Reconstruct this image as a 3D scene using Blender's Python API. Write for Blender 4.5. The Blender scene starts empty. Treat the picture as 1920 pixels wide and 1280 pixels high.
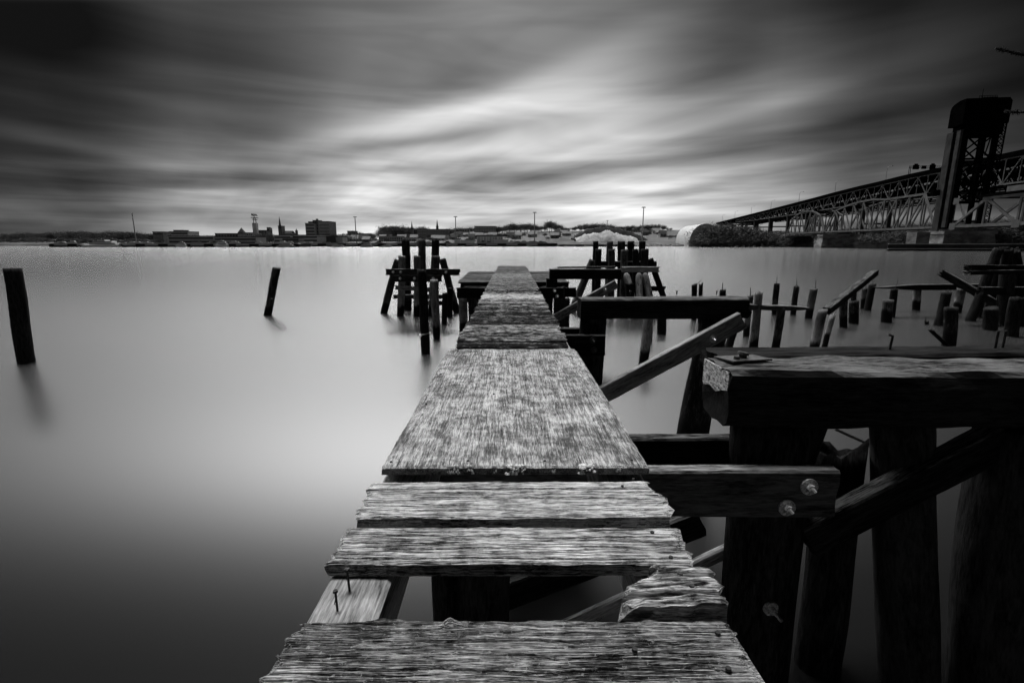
import bpy, bmesh, math, random
from mathutils import Vector, Matrix, noise
R = math.radians
sc = bpy.context.scene
col = sc.collection

# ------------------------------------------------------------------ camera
FPX = 920.0                       # focal length in pixels of the 1920 px wide photograph
PITCH = R(11.37)
CP, SP = math.cos(PITCH), math.sin(PITCH)
cd = bpy.data.cameras.new('camera'); cd.sensor_width = 36; cd.lens = 36 * FPX / 1920
cd.clip_start = 0.05; cd.clip_end = 20000
cam = bpy.data.objects.new('camera', cd); col.objects.link(cam)
cam.location = (0, 0, 1.0); cam.rotation_euler = (R(90) - PITCH, 0, 0)
sc.camera = cam
WATER = -2.0

def ray(x, y):
    u = (x - 960) / FPX; w = (640 - y) / FPX
    return Vector((u, CP + w * SP, -SP + w * CP))
def atY(x, y, Y):
    d = ray(x, y); return Vector((0, 0, 1)) + d * (Y / d.y)
def atZ(x, y, z):
    d = ray(x, y); return Vector((0, 0, 1)) + d * ((z - 1) / d.z)

# ------------------------------------------------------------------ exposure
sc.view_settings.view_transform = 'Standard'
sc.view_settings.look = 'None'
sc.view_settings.exposure = 1.2
sc.view_settings.gamma = 1
sc.cycles.max_bounces = 6
sc.cycles.use_denoising = True

# ------------------------------------------------------------------ sun (soft, overcast, high and ahead)
SUN_EL, SUN_AZ = 79, -38          # degrees, azimuth from straight ahead
sd = bpy.data.lights.new('sun', 'SUN'); sd.energy = 1.5; sd.angle = R(14); sd.color = (1, 1, 1)
sun = bpy.data.objects.new('sun', sd); col.objects.link(sun)
sdir = Vector((math.sin(R(SUN_AZ)) * math.cos(R(SUN_EL)), math.cos(R(SUN_AZ)) * math.cos(R(SUN_EL)), math.sin(R(SUN_EL))))
sun.rotation_euler = sdir.to_track_quat('Z', 'Y').to_euler()

# ------------------------------------------------------------------ world: Nishita sky seen through streaked cloud
SKY_FILL = (-9.5, 28.4, 26, 3.6, 26.0)       # azimuth, elevation, half widths (degrees), radiance of the added patch above the frame
WATER_POW, WATER_R = 5.3, (0.258, 0.268)
world = bpy.data.worlds.new('World'); sc.world = world; world.use_nodes = True
class NT:
    def __init__(s, nt): s.t = nt; s.n = nt.nodes; s.l = nt.links
    def new(s, ty, **k):
        n = s.n.new(ty)
        for a, b in k.items(): setattr(n, a, b)
        return n
    def put(s, sock, v):
        if isinstance(v, bpy.types.NodeSocket): s.l.new(v, sock)
        else: sock.default_value = v
    def m(s, op, a, b=None, c=None, clamp=False):
        n = s.new('ShaderNodeMath', operation=op, use_clamp=clamp)
        s.put(n.inputs[0], a)
        if b is not None: s.put(n.inputs[1], b)
        if c is not None: s.put(n.inputs[2], c)
        return n.outputs[0]
    def vm(s, op, a, b=None, out=0):
        n = s.new('ShaderNodeVectorMath', operation=op); s.put(n.inputs[0], a)
        if b is not None: s.put(n.inputs[1], b)
        return n.outputs[out]
    def mapping(s, v, loc=(0,0,0), rot=(0,0,0), scale=(1,1,1), kind='POINT'):
        n = s.new('ShaderNodeMapping', vector_type=kind); s.put(n.inputs['Vector'], v)
        s.put(n.inputs['Location'], loc); s.put(n.inputs['Rotation'], rot); s.put(n.inputs['Scale'], scale)
        return n.outputs[0]
    def noise(s, v, scale=1.0, detail=4.0, rough=0.5, dist=0.0, w=None):
        n = s.new('ShaderNodeTexNoise'); s.put(n.inputs['Vector'], v)
        n.inputs['Scale'].default_value = scale; n.inputs['Detail'].default_value = detail
        n.inputs['Roughness'].default_value = rough; n.inputs['Distortion'].default_value = dist
        return n.outputs[0]
    def ramp(s, v, pts, interp='LINEAR'):
        n = s.new('ShaderNodeValToRGB'); s.put(n.inputs[0], v); cr = n.color_ramp; cr.interpolation = interp
        while len(cr.elements) < len(pts): cr.elements.new(0.5)
        for e, (p, c) in zip(cr.elements, pts): e.position = p; e.color = (c, c, c, 1)
        return n.outputs[0]
    def mix(s, f, a, b):
        n = s.new('ShaderNodeMix'); n.data_type = 'FLOAT'
        s.put(n.inputs[0], f); s.put(n.inputs[2], a); s.put(n.inputs[3], b); return n.outputs[0]
    def mr(s, v, a, b, c, d):
        n = s.new('ShaderNodeMapRange'); s.put(n.inputs[0], v)
        for i, q in enumerate((a, b, c, d)): s.put(n.inputs[i + 1], q)
        return n.outputs[0]

w = NT(world.node_tree); w.n.clear()
sky = w.new('ShaderNodeTexSky', sky_type='NISHITA', sun_disc=False)
sky.sun_elevation = R(SUN_EL); sky.sun_rotation = R(SUN_AZ); sky.air_density = 1; sky.dust_density = 3
bw = w.new('ShaderNodeRGBToBW'); w.l.new(sky.outputs[0], bw.inputs[0])
tc = w.new('ShaderNodeTexCoord')
sx = w.new('ShaderNodeSeparateXYZ'); w.l.new(tc.outputs['Generated'], sx.inputs[0])
X, Y, Z = sx.outputs
az = w.m('ARCTAN2', X, Y)                       # 0 ahead, + right
el = w.m('ARCSINE', w.m('ABSOLUTE', Z))
# cloud deck as a plane far above: streaks converge towards one point of the horizon
zz = w.m('ADD', w.m('ABSOLUTE', Z), 0.09)
cmb = w.new('ShaderNodeCombineXYZ'); w.put(cmb.inputs[0], w.m('DIVIDE', X, zz)); w.put(cmb.inputs[1], w.m('DIVIDE', Y, zz))
plane = w.mapping(cmb.outputs[0], rot=(0, 0, R(-34)))
n1 = w.noise(w.mapping(plane, scale=(0.42, 0.085, 1)), 1.6, 2.0, 0.45, 0.4)
n2 = w.noise(w.mapping(plane, loc=(7, 3, 0), scale=(1.0, 0.16, 1)), 3.0, 3.0, 0.5, 0.3)
n3 = w.noise(w.mapping(plane, loc=(2, 9, 0), scale=(0.22, 0.07, 1)), 1.6, 2.0, 0.5, 0.6)
streak = w.m('ADD', w.m('MULTIPLY', w.m('SUBTRACT', n1, 0.5), 1.0),
         w.m('ADD', w.m('MULTIPLY', w.m('SUBTRACT', n2, 0.5), 0.28), w.m('MULTIPLY', w.m('SUBTRACT', n3, 0.5), 0.7)))
lay = w.new('ShaderNodeCombineXYZ'); w.put(lay.inputs[0], az); w.put(lay.inputs[1], el)
n4 = w.noise(w.mapping(lay.outputs[0], rot=(0, 0, R(-3)), scale=(3.0, 42, 1)), 1.0, 4.0, 0.55, 0.35)
n5 = w.noise(w.mapping(lay.outputs[0], loc=(4, 2, 0), rot=(0, 0, R(-7)), scale=(2.2, 15, 1)), 1.0, 3.0, 0.5, 0.5)
low = w.m('ADD', w.m('MULTIPLY', w.m('MULTIPLY', w.m('SUBTRACT', n4, 0.5), 0.8), w.mr(el, R(5), R(11), 1.0, 0.0)), w.m('MULTIPLY', w.m('MULTIPLY', w.m('SUBTRACT', n5, 0.5), 1.25), w.mr(el, R(4), R(20), 1.0, 0.45)))
eln = w.m('DIVIDE', el, R(90))
base = w.ramp(eln, [(0.0, 0.82), (0.035, 0.78), (0.08, 0.66), (0.15, 0.52), (0.26, 0.42), (0.45, 0.16), (1.0, 0.12)], 'LINEAR')
azn = w.m('DIVIDE', w.m('ADD', az, math.pi), 2 * math.pi)
fall = w.ramp(azn, [(0.0, 0.38), (0.20, 0.36), (0.30, 0.25), (0.355, 0.34), (0.385, 0.46), (0.415, 0.74), (0.46, 1.0), (0.53, 1.02), (0.57, 0.82), (0.60, 0.52), (0.635, 0.33), (0.66, 0.26), (0.80, 0.36), (1.0, 0.38)], 'EASE')
D = w.m('MULTIPLY', base, w.m('POWER', fall, w.mr(el, R(0), R(22), 1.0, 1.9)))
samp = w.mr(el, R(6), R(18), 1.2, 0.6)
lmask = w.m('MULTIPLY', w.mr(az, R(-12), R(-32), 0.0, 0.75), w.mr(el, R(3), R(9), 0.0, 1.0))
samp = w.m('MULTIPLY', samp, w.m('SUBTRACT', 1.0, lmask))
D = w.m('MULTIPLY', D, w.m('ADD', w.m('ADD', 1.0, low), w.m('MULTIPLY', streak, w.m('MULTIPLY', samp, w.mr(el, R(1), R(7), 0.35, 1.0)))))
ae = w.new('ShaderNodeCombineXYZ'); w.put(ae.inputs[0], az); w.put(ae.inputs[1], el)
def blob(px, py, sxp, syp, rot, amp):
    global D
    d = ray(px, py).normalized(); a0, e0 = math.atan2(d.x, d.y), math.asin(d.z)
    k = math.cos(a0) ** 1.0
    v = w.mapping(ae.outputs[0], loc=(a0, e0, 0), rot=(0, 0, R(rot)), scale=(sxp / FPX * k, syp / FPX * k, 1), kind='TEXTURE')
    g = w.m('POWER', 2.71828, w.m('MULTIPLY', w.vm('DOT_PRODUCT', v, v, 1), -0.5))
    D = w.m('ADD', D, w.m('MULTIPLY', g, amp))
for b in [(700, 365, 100, 16, 0, -.12), (1180, 385, 110, 12, 0, -.10), (755, 232, 125, 15, 13, .22), (960, 190, 160, 26, 17, .16), (1180, 110, 190, 30, 20, .07),
          (560, 352, 170, 9, 7, .14), (830, 292, 170, 13, 8, .19), (1060, 215, 120, 24, 14, .12),
          (640, 392, 260, 10, 0, .05), (900, 365, 300, 8, 3, .07), (1130, 283, 120, 12, 2, .16),
          (470, 255, 160, 22, -4, -.12), (330, 310, 140, 8, 4, .10), (260, 180, 160, 14, -4, .07), (620, 300, 90, 8, 4, -.10), (1000, 340, 120, 7, 2, -.10), (1220, 255, 160, 10, 9, .08), (1380, 215, 150, 12, 12, .06), (1330, 310, 200, 8, 4, .08), (1080, 120, 140, 14, 18, .05), (560, 110, 330, 45, 6, -.05), (1480, 252, 170, 13, 7, -.10), (1270, 60, 260, 38, 13, -.08),
          (160, 275, 90, 10, -8, .09), (190, 205, 130, 14, -3, .05), (90, 60, 170, 60, 0, -.03), (1400, 60, 170, 60, 0, -.05), (1290, 205, 120, 30, 12, -.12), (950, 300, 120, 26, 5, -.12), (60, 240, 90, 50, 0, -.04), (980, 90, 120, 70, 0, .06), (1130, 318, 160, 9, 3, -.16),
          (720, 318, 150, 8, 6, -.17), (800, 262, 120, 6, 9, -.10), (1620, 160, 170, 30, 10, .03), (880, 60, 160, 45, 10, .05), (1250, 210, 200, 18, 12, .10)]:
    blob(*b)
# bright patch added to the unseen sky above, slightly left, to brighten the water
D = w.m('MAXIMUM', D, 0.095)
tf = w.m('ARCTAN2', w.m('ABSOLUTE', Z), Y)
ga = w.m('POWER', w.m('ABSOLUTE', w.m('DIVIDE', w.m('SUBTRACT', az, R(SKY_FILL[0])), R(SKY_FILL[2]))), 2.0)
ge = w.m('POWER', w.m('ABSOLUTE', w.m('DIVIDE', w.m('SUBTRACT', tf, R(SKY_FILL[1])), R(SKY_FILL[3]))), 6.0)
fillv = w.m('MULTIPLY', w.m('POWER', 2.71828, w.m('MULTIPLY', w.m('ADD', ga, ge), -1.0)), SKY_FILL[4])
lin = w.m('ADD', w.m('POWER', D, 2.2), fillv)
nis = w.m('POWER', w.m('MULTIPLY', bw.outputs[0], 0.12), 0.12)
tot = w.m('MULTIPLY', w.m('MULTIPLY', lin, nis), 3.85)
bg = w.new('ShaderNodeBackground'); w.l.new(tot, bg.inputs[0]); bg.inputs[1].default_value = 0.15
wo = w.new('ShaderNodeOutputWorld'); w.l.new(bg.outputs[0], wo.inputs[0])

# ------------------------------------------------------------------ materials (all grey: the place is photographed in black and white)
def newmat(name):
    m = bpy.data.materials.new(name); m.use_nodes = True
    t = NT(m.node_tree); b = t.n['Principled BSDF']; return m, t, b
def setc(t, b, v): t.l.new(v, b.inputs['Base Color'])
def bump(t, b, h, strength=0.5, dist=0.01):
    n = t.new('ShaderNodeBump'); n.inputs['Strength'].default_value = strength; n.inputs['Distance'].default_value = dist
    t.l.new(h, n.inputs['Height']); t.l.new(n.outputs[0], b.inputs['Normal'])
def objvec(t, axis='X'):
    c = t.new('ShaderNodeTexCoord'); oi = t.new('ShaderNodeObjectInfo')
    off = t.vm('SCALE', (13.1, 7.7, 5.3)); off.node.inputs[3].default_value = 1
    t.put(off.node.inputs[3], t.m('MULTIPLY', oi.outputs['Random'], 3.0))
    v = t.vm('ADD', c.outputs['Object'], off)
    return v, oi.outputs['Random']
def sc3(axis, along, across):
    return tuple(along if a == axis else across for a in 'XYZ')

def wood(name, axis, lo, hi, contrast=(0.38, 0.62), patch=0.5, grain=70, spec=0.1, tide=False, rnd=0.35, bumpd=0.006, rough=0.85, tops=None):
    m, t, b = newmat(name)
    v, rand = objvec(t)
    g1 = t.noise(t.mapping(v, scale=sc3(axis, 4.5, grain * 1.4)), 1.0, 6.0, 0.7, 0.6)
    g2 = t.noise(t.mapping(v, scale=sc3(axis, 14.0, grain * 4)), 1.0, 3.0, 0.65, 0.3)
    pt = t.noise(t.mapping(v, scale=sc3(axis, 2.0, 7.0)), 1.0, 4.0, 0.6, 0.6)
    s = t.m('ADD', t.m('MULTIPLY', g1, 0.6), t.m('MULTIPLY', g2, 0.4))
    s = t.m('ADD', s, t.m('MULTIPLY', t.m('SUBTRACT', pt, 0.5), patch))
    s = t.m('ADD', s, t.m('MULTIPLY', t.m('SUBTRACT', rand, 0.5), rnd * 0.3))
    f = t.mr(s, contrast[0], contrast[1], 0.0, 1.0)
    c = t.mix(f, lo, hi)
    if tide:
        gp = t.new('ShaderNodeNewGeometry'); sp = t.new('ShaderNodeSeparateXYZ'); t.l.new(gp.outputs['Position'], sp.inputs[0])
        tn = t.noise(t.mapping(gp.outputs['Position'], scale=(4, 4, 0.8)), 1.0, 3.0, 0.6)
        hgt = t.m('ADD', t.m('SUBTRACT', sp.outputs[2], WATER), t.m('MULTIPLY', t.m('SUBTRACT', tn, 0.5), -0.5))
        pale = t.ramp(t.m('DIVIDE', hgt, 3.0), [(0.0, 0.0), (0.13, 0.0), (0.165, 0.75), (0.21, 0.45), (0.30, 0.0), (1.0, 0.0)])
        pale = t.m('MULTIPLY', pale, t.mr(rand, 0.25, 0.9, 0.15, 1.0))
        c = t.mix(pale, c, t.mix(f, 0.08, 0.42))
        wet = t.ramp(t.m('DIVIDE', hgt, 3.0), [(0.0, 1.0), (0.12, 1.0), (0.16, 0.0), (1.0, 0.0)])
        c = t.mix(wet, c, 0.012)
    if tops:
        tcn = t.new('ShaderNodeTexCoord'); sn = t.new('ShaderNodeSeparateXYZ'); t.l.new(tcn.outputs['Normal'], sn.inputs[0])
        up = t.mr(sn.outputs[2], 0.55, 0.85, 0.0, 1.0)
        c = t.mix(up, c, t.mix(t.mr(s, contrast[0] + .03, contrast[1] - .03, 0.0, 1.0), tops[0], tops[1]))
    setc(t, b, c)
    b.inputs['Roughness'].default_value = rough; b.inputs['Specular IOR Level'].default_value = 0.02
    bump(t, b, s, 0.8, bumpd)
    return m

M = {}
def deckmat(name, axis, lo, hi, c0, c1, grain, speck=0.0, fine=1.0, linek=0.9, rw=0.06, blotch=0.14):
    m, t, b = newmat(name)
    v, rand = objvec(t)
    wv = t.noise(t.mapping(v, loc=(5, 5, 5), scale=sc3(axis, 3.5, 9)), 1.0, 2.0, 0.5, 0.0)
    kn = t.new('ShaderNodeTexVoronoi'); t.put(kn.inputs['Vector'], t.mapping(v, scale=sc3(axis, 2.6, 4.5))); kn.inputs['Scale'].default_value = 1.0
    kd = t.mr(kn.outputs['Distance'], 0.0, 0.22, 1.0, 0.0)
    wob = t.m('ADD', t.m('MULTIPLY', t.m('SUBTRACT', wv, 0.5), 0.010), t.m('MULTIPLY', kd, 0.010))
    cv = t.new('ShaderNodeCombineXYZ'); t.put(cv.inputs[1 if axis == 'X' else 0], wob)
    v = t.vm('ADD', v, cv.outputs[0])
    g1 = t.noise(t.mapping(v, scale=sc3(axis, 3.6, grain)), 1.0, 7.0, 0.74, 0.7)
    g2 = t.noise(t.mapping(v, scale=sc3(axis, 12.0 * fine, grain * 3.4)), 1.0, 4.0, 0.7, 0.5)
    pt = t.noise(t.mapping(v, scale=sc3(axis, 2.5, 6.0)), 1.0, 4.0, 0.6, 0.7)
    dirt = t.noise(t.mapping(v, loc=(3, 1, 2), scale=(9, 9, 9)), 1.0, 5.0, 0.7, 0.5)
    s = t.m('ADD', t.m('MULTIPLY', g1, 0.5), t.m('MULTIPLY', g2, 0.5))
    s = t.m('ADD', s, t.m('MULTIPLY', t.m('SUBTRACT', pt, 0.5), blotch))
    s = t.m('ADD', s, t.m('MULTIPLY', t.m('SUBTRACT', dirt, 0.5), blotch * 1.5))
    s = t.m('ADD', s, t.m('MULTIPLY', t.m('SUBTRACT', rand, 0.5), rw))
    f = t.ramp(t.mr(s, c0, c1, 0.0, 1.0), [(0.0, 0.0), (0.3, 0.16), (0.6, 0.5), (1.0, 1.0)])
    cr = t.ramp(g1, [(0.0, 1.0), (0.33, 1.0), (0.39, 0.0), (1.0, 0.0)])
    c = t.mix(f, lo, hi)
    l1 = t.noise(t.mapping(v, loc=(1, 4, 2), scale=sc3(axis, 1.6, grain * .8)), 1.0, 3.0, 0.55, 0.5)
    l2 = t.noise(t.mapping(v, loc=(8, 2, 6), scale=sc3(axis, 4.0, grain * 2.6)), 1.0, 2.0, 0.5, 0.3)
    k1 = t.mr(t.m('ABSOLUTE', t.m('SUBTRACT', l1, 0.5)), 0.0, 0.016, 1.0, 0.0)
    k2 = t.mr(t.m('ABSOLUTE', t.m('SUBTRACT', l2, 0.5)), 0.0, 0.030, 0.75, 0.0)
    lines = t.m('MAXIMUM', k1, k2)
    lines = t.m('MULTIPLY', lines, t.mr(pt, 0.35, 0.6, linek * .5, linek))
    c = t.mix(lines, c, 0.015)
    s = t.m('SUBTRACT', s, t.m('MULTIPLY', lines, 0.25))
    c = t.mix(t.m('MULTIPLY', cr, 0.85), c, 0.012)
    if speck:
        sp = t.noise(t.mapping(v, scale=(60, 60, 60)), 1.0, 3.0, 0.7, 0.0)
        wh = t.ramp(sp, [(0.0, 0.0), (0.62, 0.0), (0.68, 1.0), (1.0, 1.0)])
        c = t.mix(t.m('MULTIPLY', wh, speck), c, 0.75)
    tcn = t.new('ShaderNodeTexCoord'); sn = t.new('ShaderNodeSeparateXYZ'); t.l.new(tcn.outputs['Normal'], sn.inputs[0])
    c = t.mix(t.mr(sn.outputs[2], 0.2, 0.6, 0.35, 0.0), c, 0.02)          # shade painted into the side faces
    setc(t, b, c)
    b.inputs['Roughness'].default_value = 0.9; b.inputs['Specular IOR Level'].default_value = 0.0
    bump(t, b, s, 1.0, 0.008)
    return m
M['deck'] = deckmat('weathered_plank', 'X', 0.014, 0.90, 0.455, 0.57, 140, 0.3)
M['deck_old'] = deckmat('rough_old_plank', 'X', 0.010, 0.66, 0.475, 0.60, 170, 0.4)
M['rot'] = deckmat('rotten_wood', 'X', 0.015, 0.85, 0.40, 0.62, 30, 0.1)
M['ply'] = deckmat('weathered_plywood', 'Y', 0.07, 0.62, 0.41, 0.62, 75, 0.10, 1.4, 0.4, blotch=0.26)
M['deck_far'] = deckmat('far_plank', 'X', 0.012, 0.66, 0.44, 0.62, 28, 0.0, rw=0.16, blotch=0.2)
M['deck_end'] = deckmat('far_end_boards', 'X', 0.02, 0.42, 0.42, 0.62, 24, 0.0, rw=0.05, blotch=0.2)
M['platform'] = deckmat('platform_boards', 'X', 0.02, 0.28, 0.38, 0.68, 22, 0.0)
M['stringer'] = wood('stringer_timber', 'Y', 0.05, 0.55, (0.32, 0.68), 0.3, 38, rnd=0.1)
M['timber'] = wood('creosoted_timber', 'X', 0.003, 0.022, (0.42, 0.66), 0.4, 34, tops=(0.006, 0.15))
M['stringer_x'] = wood('bare_stringer_timber', 'X', 0.04, 0.45, (0.34, 0.66), 0.3, 30, rnd=0.1)
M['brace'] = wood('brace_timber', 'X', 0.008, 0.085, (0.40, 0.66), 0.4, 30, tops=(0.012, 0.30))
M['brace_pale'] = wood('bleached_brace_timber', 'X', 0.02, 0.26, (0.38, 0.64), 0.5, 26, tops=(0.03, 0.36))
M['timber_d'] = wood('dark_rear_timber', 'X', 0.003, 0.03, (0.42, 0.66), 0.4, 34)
M['pale'] = wood('pale_timber', 'X', 0.06, 0.42, (0.34, 0.66), 0.4, 26)
M['pile'] = wood('pile_wood', 'Z', 0.012, 0.13, (0.38, 0.66), 0.5, 16, tide=True, rnd=0.9, bumpd=0.012)
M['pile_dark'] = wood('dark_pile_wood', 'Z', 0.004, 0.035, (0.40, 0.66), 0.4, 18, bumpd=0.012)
M['pile_pale'] = wood('pale_pile_wood', 'Z', 0.03, 0.30, (0.34, 0.66), 0.5, 14, tide=True, bumpd=0.012)

def plain(name, a, b_=None, scale=2.0, rough=0.8, metal=0.0, spec=0.2, bd=0.0, sc_=(1, 1, 1)):
    m, t, b = newmat(name)
    b_ = a if b_ is None else b_
    c = t.new('ShaderNodeTexCoord')
    n = t.noise(t.mapping(c.outputs['Object'], scale=sc_), scale, 5.0, 0.6, 0.3)
    setc(t, b, t.mix(t.mr(n, 0.35, 0.65, 0, 1), a, b_))
    b.inputs['Roughness'].default_value = rough; b.inputs['Metallic'].default_value = metal
    b.inputs['Specular IOR Level'].default_value = spec
    if bd: bump(t, b, n, 0.6, bd)
    return m
M['iron'] = plain('rusty_iron', 0.01, 0.04, 40, 0.7, 0.3, 0.3, 0.002)
M['galv'] = plain('galvanised_steel', 0.12, 0.65, 90, 0.45, 0.6, 0.5, 0.002)
M['rope'] = plain('white_rope', 0.5, 0.7, 60, 0.9)
M['lichen'] = plain('pale_lichen', 0.55, 0.85, 90, 0.95, bd=0.004)
M['plate'] = plain('steel_plate', 0.02, 0.07, 30, 0.6, 0.3, 0.3, 0.002)
M['paint'] = plain('flaking_pale_paint', 0.008, 0.7, 30, 0.9, bd=0.004, sc_=(1, 1, 2.5))
M['land'] = plain('dormant_grass_bank', 0.03, 0.12, 0.03, 0.95)
M['bark'] = plain('bark', 0.008, 0.02, 2, 0.95)
M['twig'] = plain('bare_twigs', 0.04, 0.10, 0.6, 0.95)
M['conc'] = plain('weathered_concrete', 0.08, 0.26, 0.25, 0.9, sc_=(1, 1, 2))
M['conc_d'] = plain('dark_wet_concrete', 0.02, 0.05, 0.3, 0.9)
M['steel'] = plain('bridge_steel_paint', 0.10, 0.16, 0.3, 0.75, 0.0, 0.0)
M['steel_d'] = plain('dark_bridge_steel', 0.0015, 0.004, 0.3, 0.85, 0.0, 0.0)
M['steel_p'] = plain('pale_column_plate', 0.04, 0.07, 0.3, 0.8, 0.0, 0.0)
M['quay'] = plain('quay_wall', 0.008, 0.03, 0.2, 0.9)
M['b_dark'] = plain('dark_brick', 0.18, 0.28, 0.4, 0.9)
M['b_mid'] = plain('mid_grey_masonry', 0.38, 0.5, 0.3, 0.9)
M['b_pale'] = plain('pale_masonry', 0.55, 0.7, 0.3, 0.9)
M['b_white'] = plain('white_cladding', 0.72, 0.82, 0.3, 0.8)
M['glass'] = plain('dark_glazing', 0.04, 0.07, 1, 0.3, 0, 0.5)
M['roof'] = plain('slate_roof', 0.03, 0.06, 1, 0.9)
M['rock'] = plain('riprap_rock', 0.10, 0.55, 0.7, 0.9)
M['white'] = plain('white_paint', 0.7, 0.8, 1, 0.5)
M['tent'] = plain('white_fabric', 0.42, 0.55, 0.3, 0.8)

# water: smooth from the long exposure; broad soft reflections
m, t, b = newmat('long_exposure_water')
c = t.new('ShaderNodeTexCoord')
wn = t.noise(t.mapping(c.outputs['Object'], scale=(0.015, 0.09, 1)), 1.0, 4.0, 0.55, 0.3)
wn2 = t.noise(t.mapping(c.outputs['Object'], scale=(0.25, 1.6, 1)), 1.0, 2.0, 0.5, 0.2)
out = t.n['Material Output']; t.n.remove(b)
gl = t.new('ShaderNodeBsdfAnisotropic'); gl.distribution = 'GGX'; gl.inputs['Color'].default_value = (1, 1, 1, 1)
gpw = t.new('ShaderNodeNewGeometry'); spw = t.new('ShaderNodeSeparateXYZ'); t.l.new(gpw.outputs['Position'], spw.inputs[0])
calm = t.mr(t.m('LOGARITHM', t.m('MAXIMUM', spw.outputs[1], 1.0), 10.0), 0.95, 2.0, 1.0, 0.60); calm.node.interpolation_type = 'SMOOTHERSTEP'     # ripples die away in the middle of the river
t.l.new(t.m('MULTIPLY', WATER_R[1], calm), gl.inputs['Roughness'])
df = t.new('ShaderNodeBsdfDiffuse'); df.inputs['Color'].default_value = (0.006, 0.006, 0.006, 1)
lw = t.new('ShaderNodeLayerWeight'); lw.inputs['Blend'].default_value = 0.5
fr = t.m('ADD', 0.018, t.m('MULTIPLY', t.m('POWER', lw.outputs['Facing'], WATER_POW), 0.86))
mx = t.new('ShaderNodeMixShader'); t.l.new(fr, mx.inputs[0]); t.l.new(df.outputs[0], mx.inputs[1]); t.l.new(gl.outputs[0], mx.inputs[2])
t.l.new(mx.outputs[0], out.inputs['Surface'])
M['water'] = m

# ------------------------------------------------------------------ object helpers
def mesh(name, verts, faces, mat, smooth=False):
    me = bpy.data.meshes.new(name); me.from_pydata([tuple(v) for v in verts], [], faces); me.update()
    me.materials.append(mat)
    if smooth:
        for p in me.polygons: p.use_smooth = True
    return me
def tag(o, label=None, cat=None, group=None, kind=None):
    if label: o['label'] = label
    if cat: o['category'] = cat
    if group: o['group'] = group
    if kind: o['kind'] = kind
    return o
def empty(name, loc, label, cat, group=None):
    o = bpy.data.objects.new(name, None); o.empty_display_size = 0.1; col.objects.link(o); o.location = loc
    return tag(o, label, cat, group)
def wloc(o):
    p = Vector(o.location)
    while o.parent: o = o.parent; p += Vector(o.location)
    return p
def link(name, me, loc=(0, 0, 0), rot=None, parent=None):
    """rot is a 3x3 world rotation. Parents are never rotated unless they are timbers: then use their frame."""
    o = bpy.data.objects.new(name, me); col.objects.link(o)
    mw = Matrix.Translation(Vector(loc)) @ (rot.to_4x4() if rot else Matrix.Identity(4))
    if parent:
        o.parent = parent; o.matrix_basis = WM[parent.name].inverted() @ mw if parent.name in WM else Matrix.Translation(-Vector(parent.location)) @ mw
    else: o.matrix_basis = mw
    WM[o.name] = mw
    return o
WM = {}
def frame(d, up=(0, 0, 1), axis='X'):
    d = Vector(d).normalized(); up = Vector(up)
    if abs(d.dot(up)) > 0.98: up = Vector((0, 1, 0))
    s = up.cross(d).normalized(); u = d.cross(s)
    if axis == 'X': cols = (d, s, u)
    else: cols = (s, u, d)
    return Matrix(cols).transposed()
class MB:
    def __init__(s): s.v = []; s.f = []
    def add(s, vs, fs):
        n = len(s.v); s.v += [Vector(v) for v in vs]; s.f += [tuple(i + n for i in f) for f in fs]
    def box(s, x0, x1, y0, y1, z0, z1):
        s.add([(x0,y0,z0),(x1,y0,z0),(x1,y1,z0),(x0,y1,z0),(x0,y0,z1),(x1,y0,z1),(x1,y1,z1),(x0,y1,z1)],
              [(0,3,2,1),(4,5,6,7),(0,1,5,4),(1,2,6,5),(2,3,7,6),(3,0,4,7)])
    def bar(s, a, b, wd, ht, up=(0, 0, 1)):
        a, b = Vector(a), Vector(b); d = b - a
        if d.length < 1e-6: return
        m = frame(d, up); L = d.length; vs = []
        for x in (0, L):
            for (y, z) in ((-wd/2, -ht/2), (wd/2, -ht/2), (wd/2, ht/2), (-wd/2, ht/2)): vs.append(a + m @ Vector((x, y, z)))
        s.add(vs, [(3,2,1,0),(4,5,6,7),(0,1,5,4),(1,2,6,5),(2,3,7,6),(3,0,4,7)])
    def cyl(s, a, b, r0, r1=None, n=10):
        a, b = Vector(a), Vector(b); r1 = r0 if r1 is None else r1; m = frame(b - a, axis='Z'); vs = []
        for p, r in ((a, r0), (b, r1)):
            for i in range(n):
                q = 2 * math.pi * i / n; vs.append(p + m @ Vector((r * math.cos(q), r * math.sin(q), 0)))
        fs = [(i, (i+1) % n, n + (i+1) % n, n + i) for i in range(n)] + [tuple(range(n-1, -1, -1)), tuple(range(n, 2*n))]
        s.add(vs, fs)
    def prism(s, poly, z0, z1):
        n = len(poly); s.add([(x, y, z0) for x, y in poly] + [(x, y, z1) for x, y in poly],
              [tuple(range(n-1, -1, -1)), tuple(range(n, 2*n))] + [(i, (i+1) % n, n+(i+1) % n, n+i) for i in range(n)])
    def cone(s, cx, cy, z0, z1, r, n=4, rot=math.pi/4):
        s.add([(cx + r*math.cos(rot+2*math.pi*i/n), cy + r*math.sin(rot+2*math.pi*i/n), z0) for i in range(n)] + [(cx, cy, z1)],
              [(i, (i+1) % n, n) for i in range(n)] + [tuple(range(n-1, -1, -1))])
    def build(s, name, mat, parent=None, smooth=False, origin=None):
        if origin is None: origin = wloc(parent) if parent else Vector((0, 0, 0))
        origin = Vector(origin)
        me = mesh(name, [v - origin for v in s.v], s.f, mat, smooth)
        return link(name, me, origin, None, parent)

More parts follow.
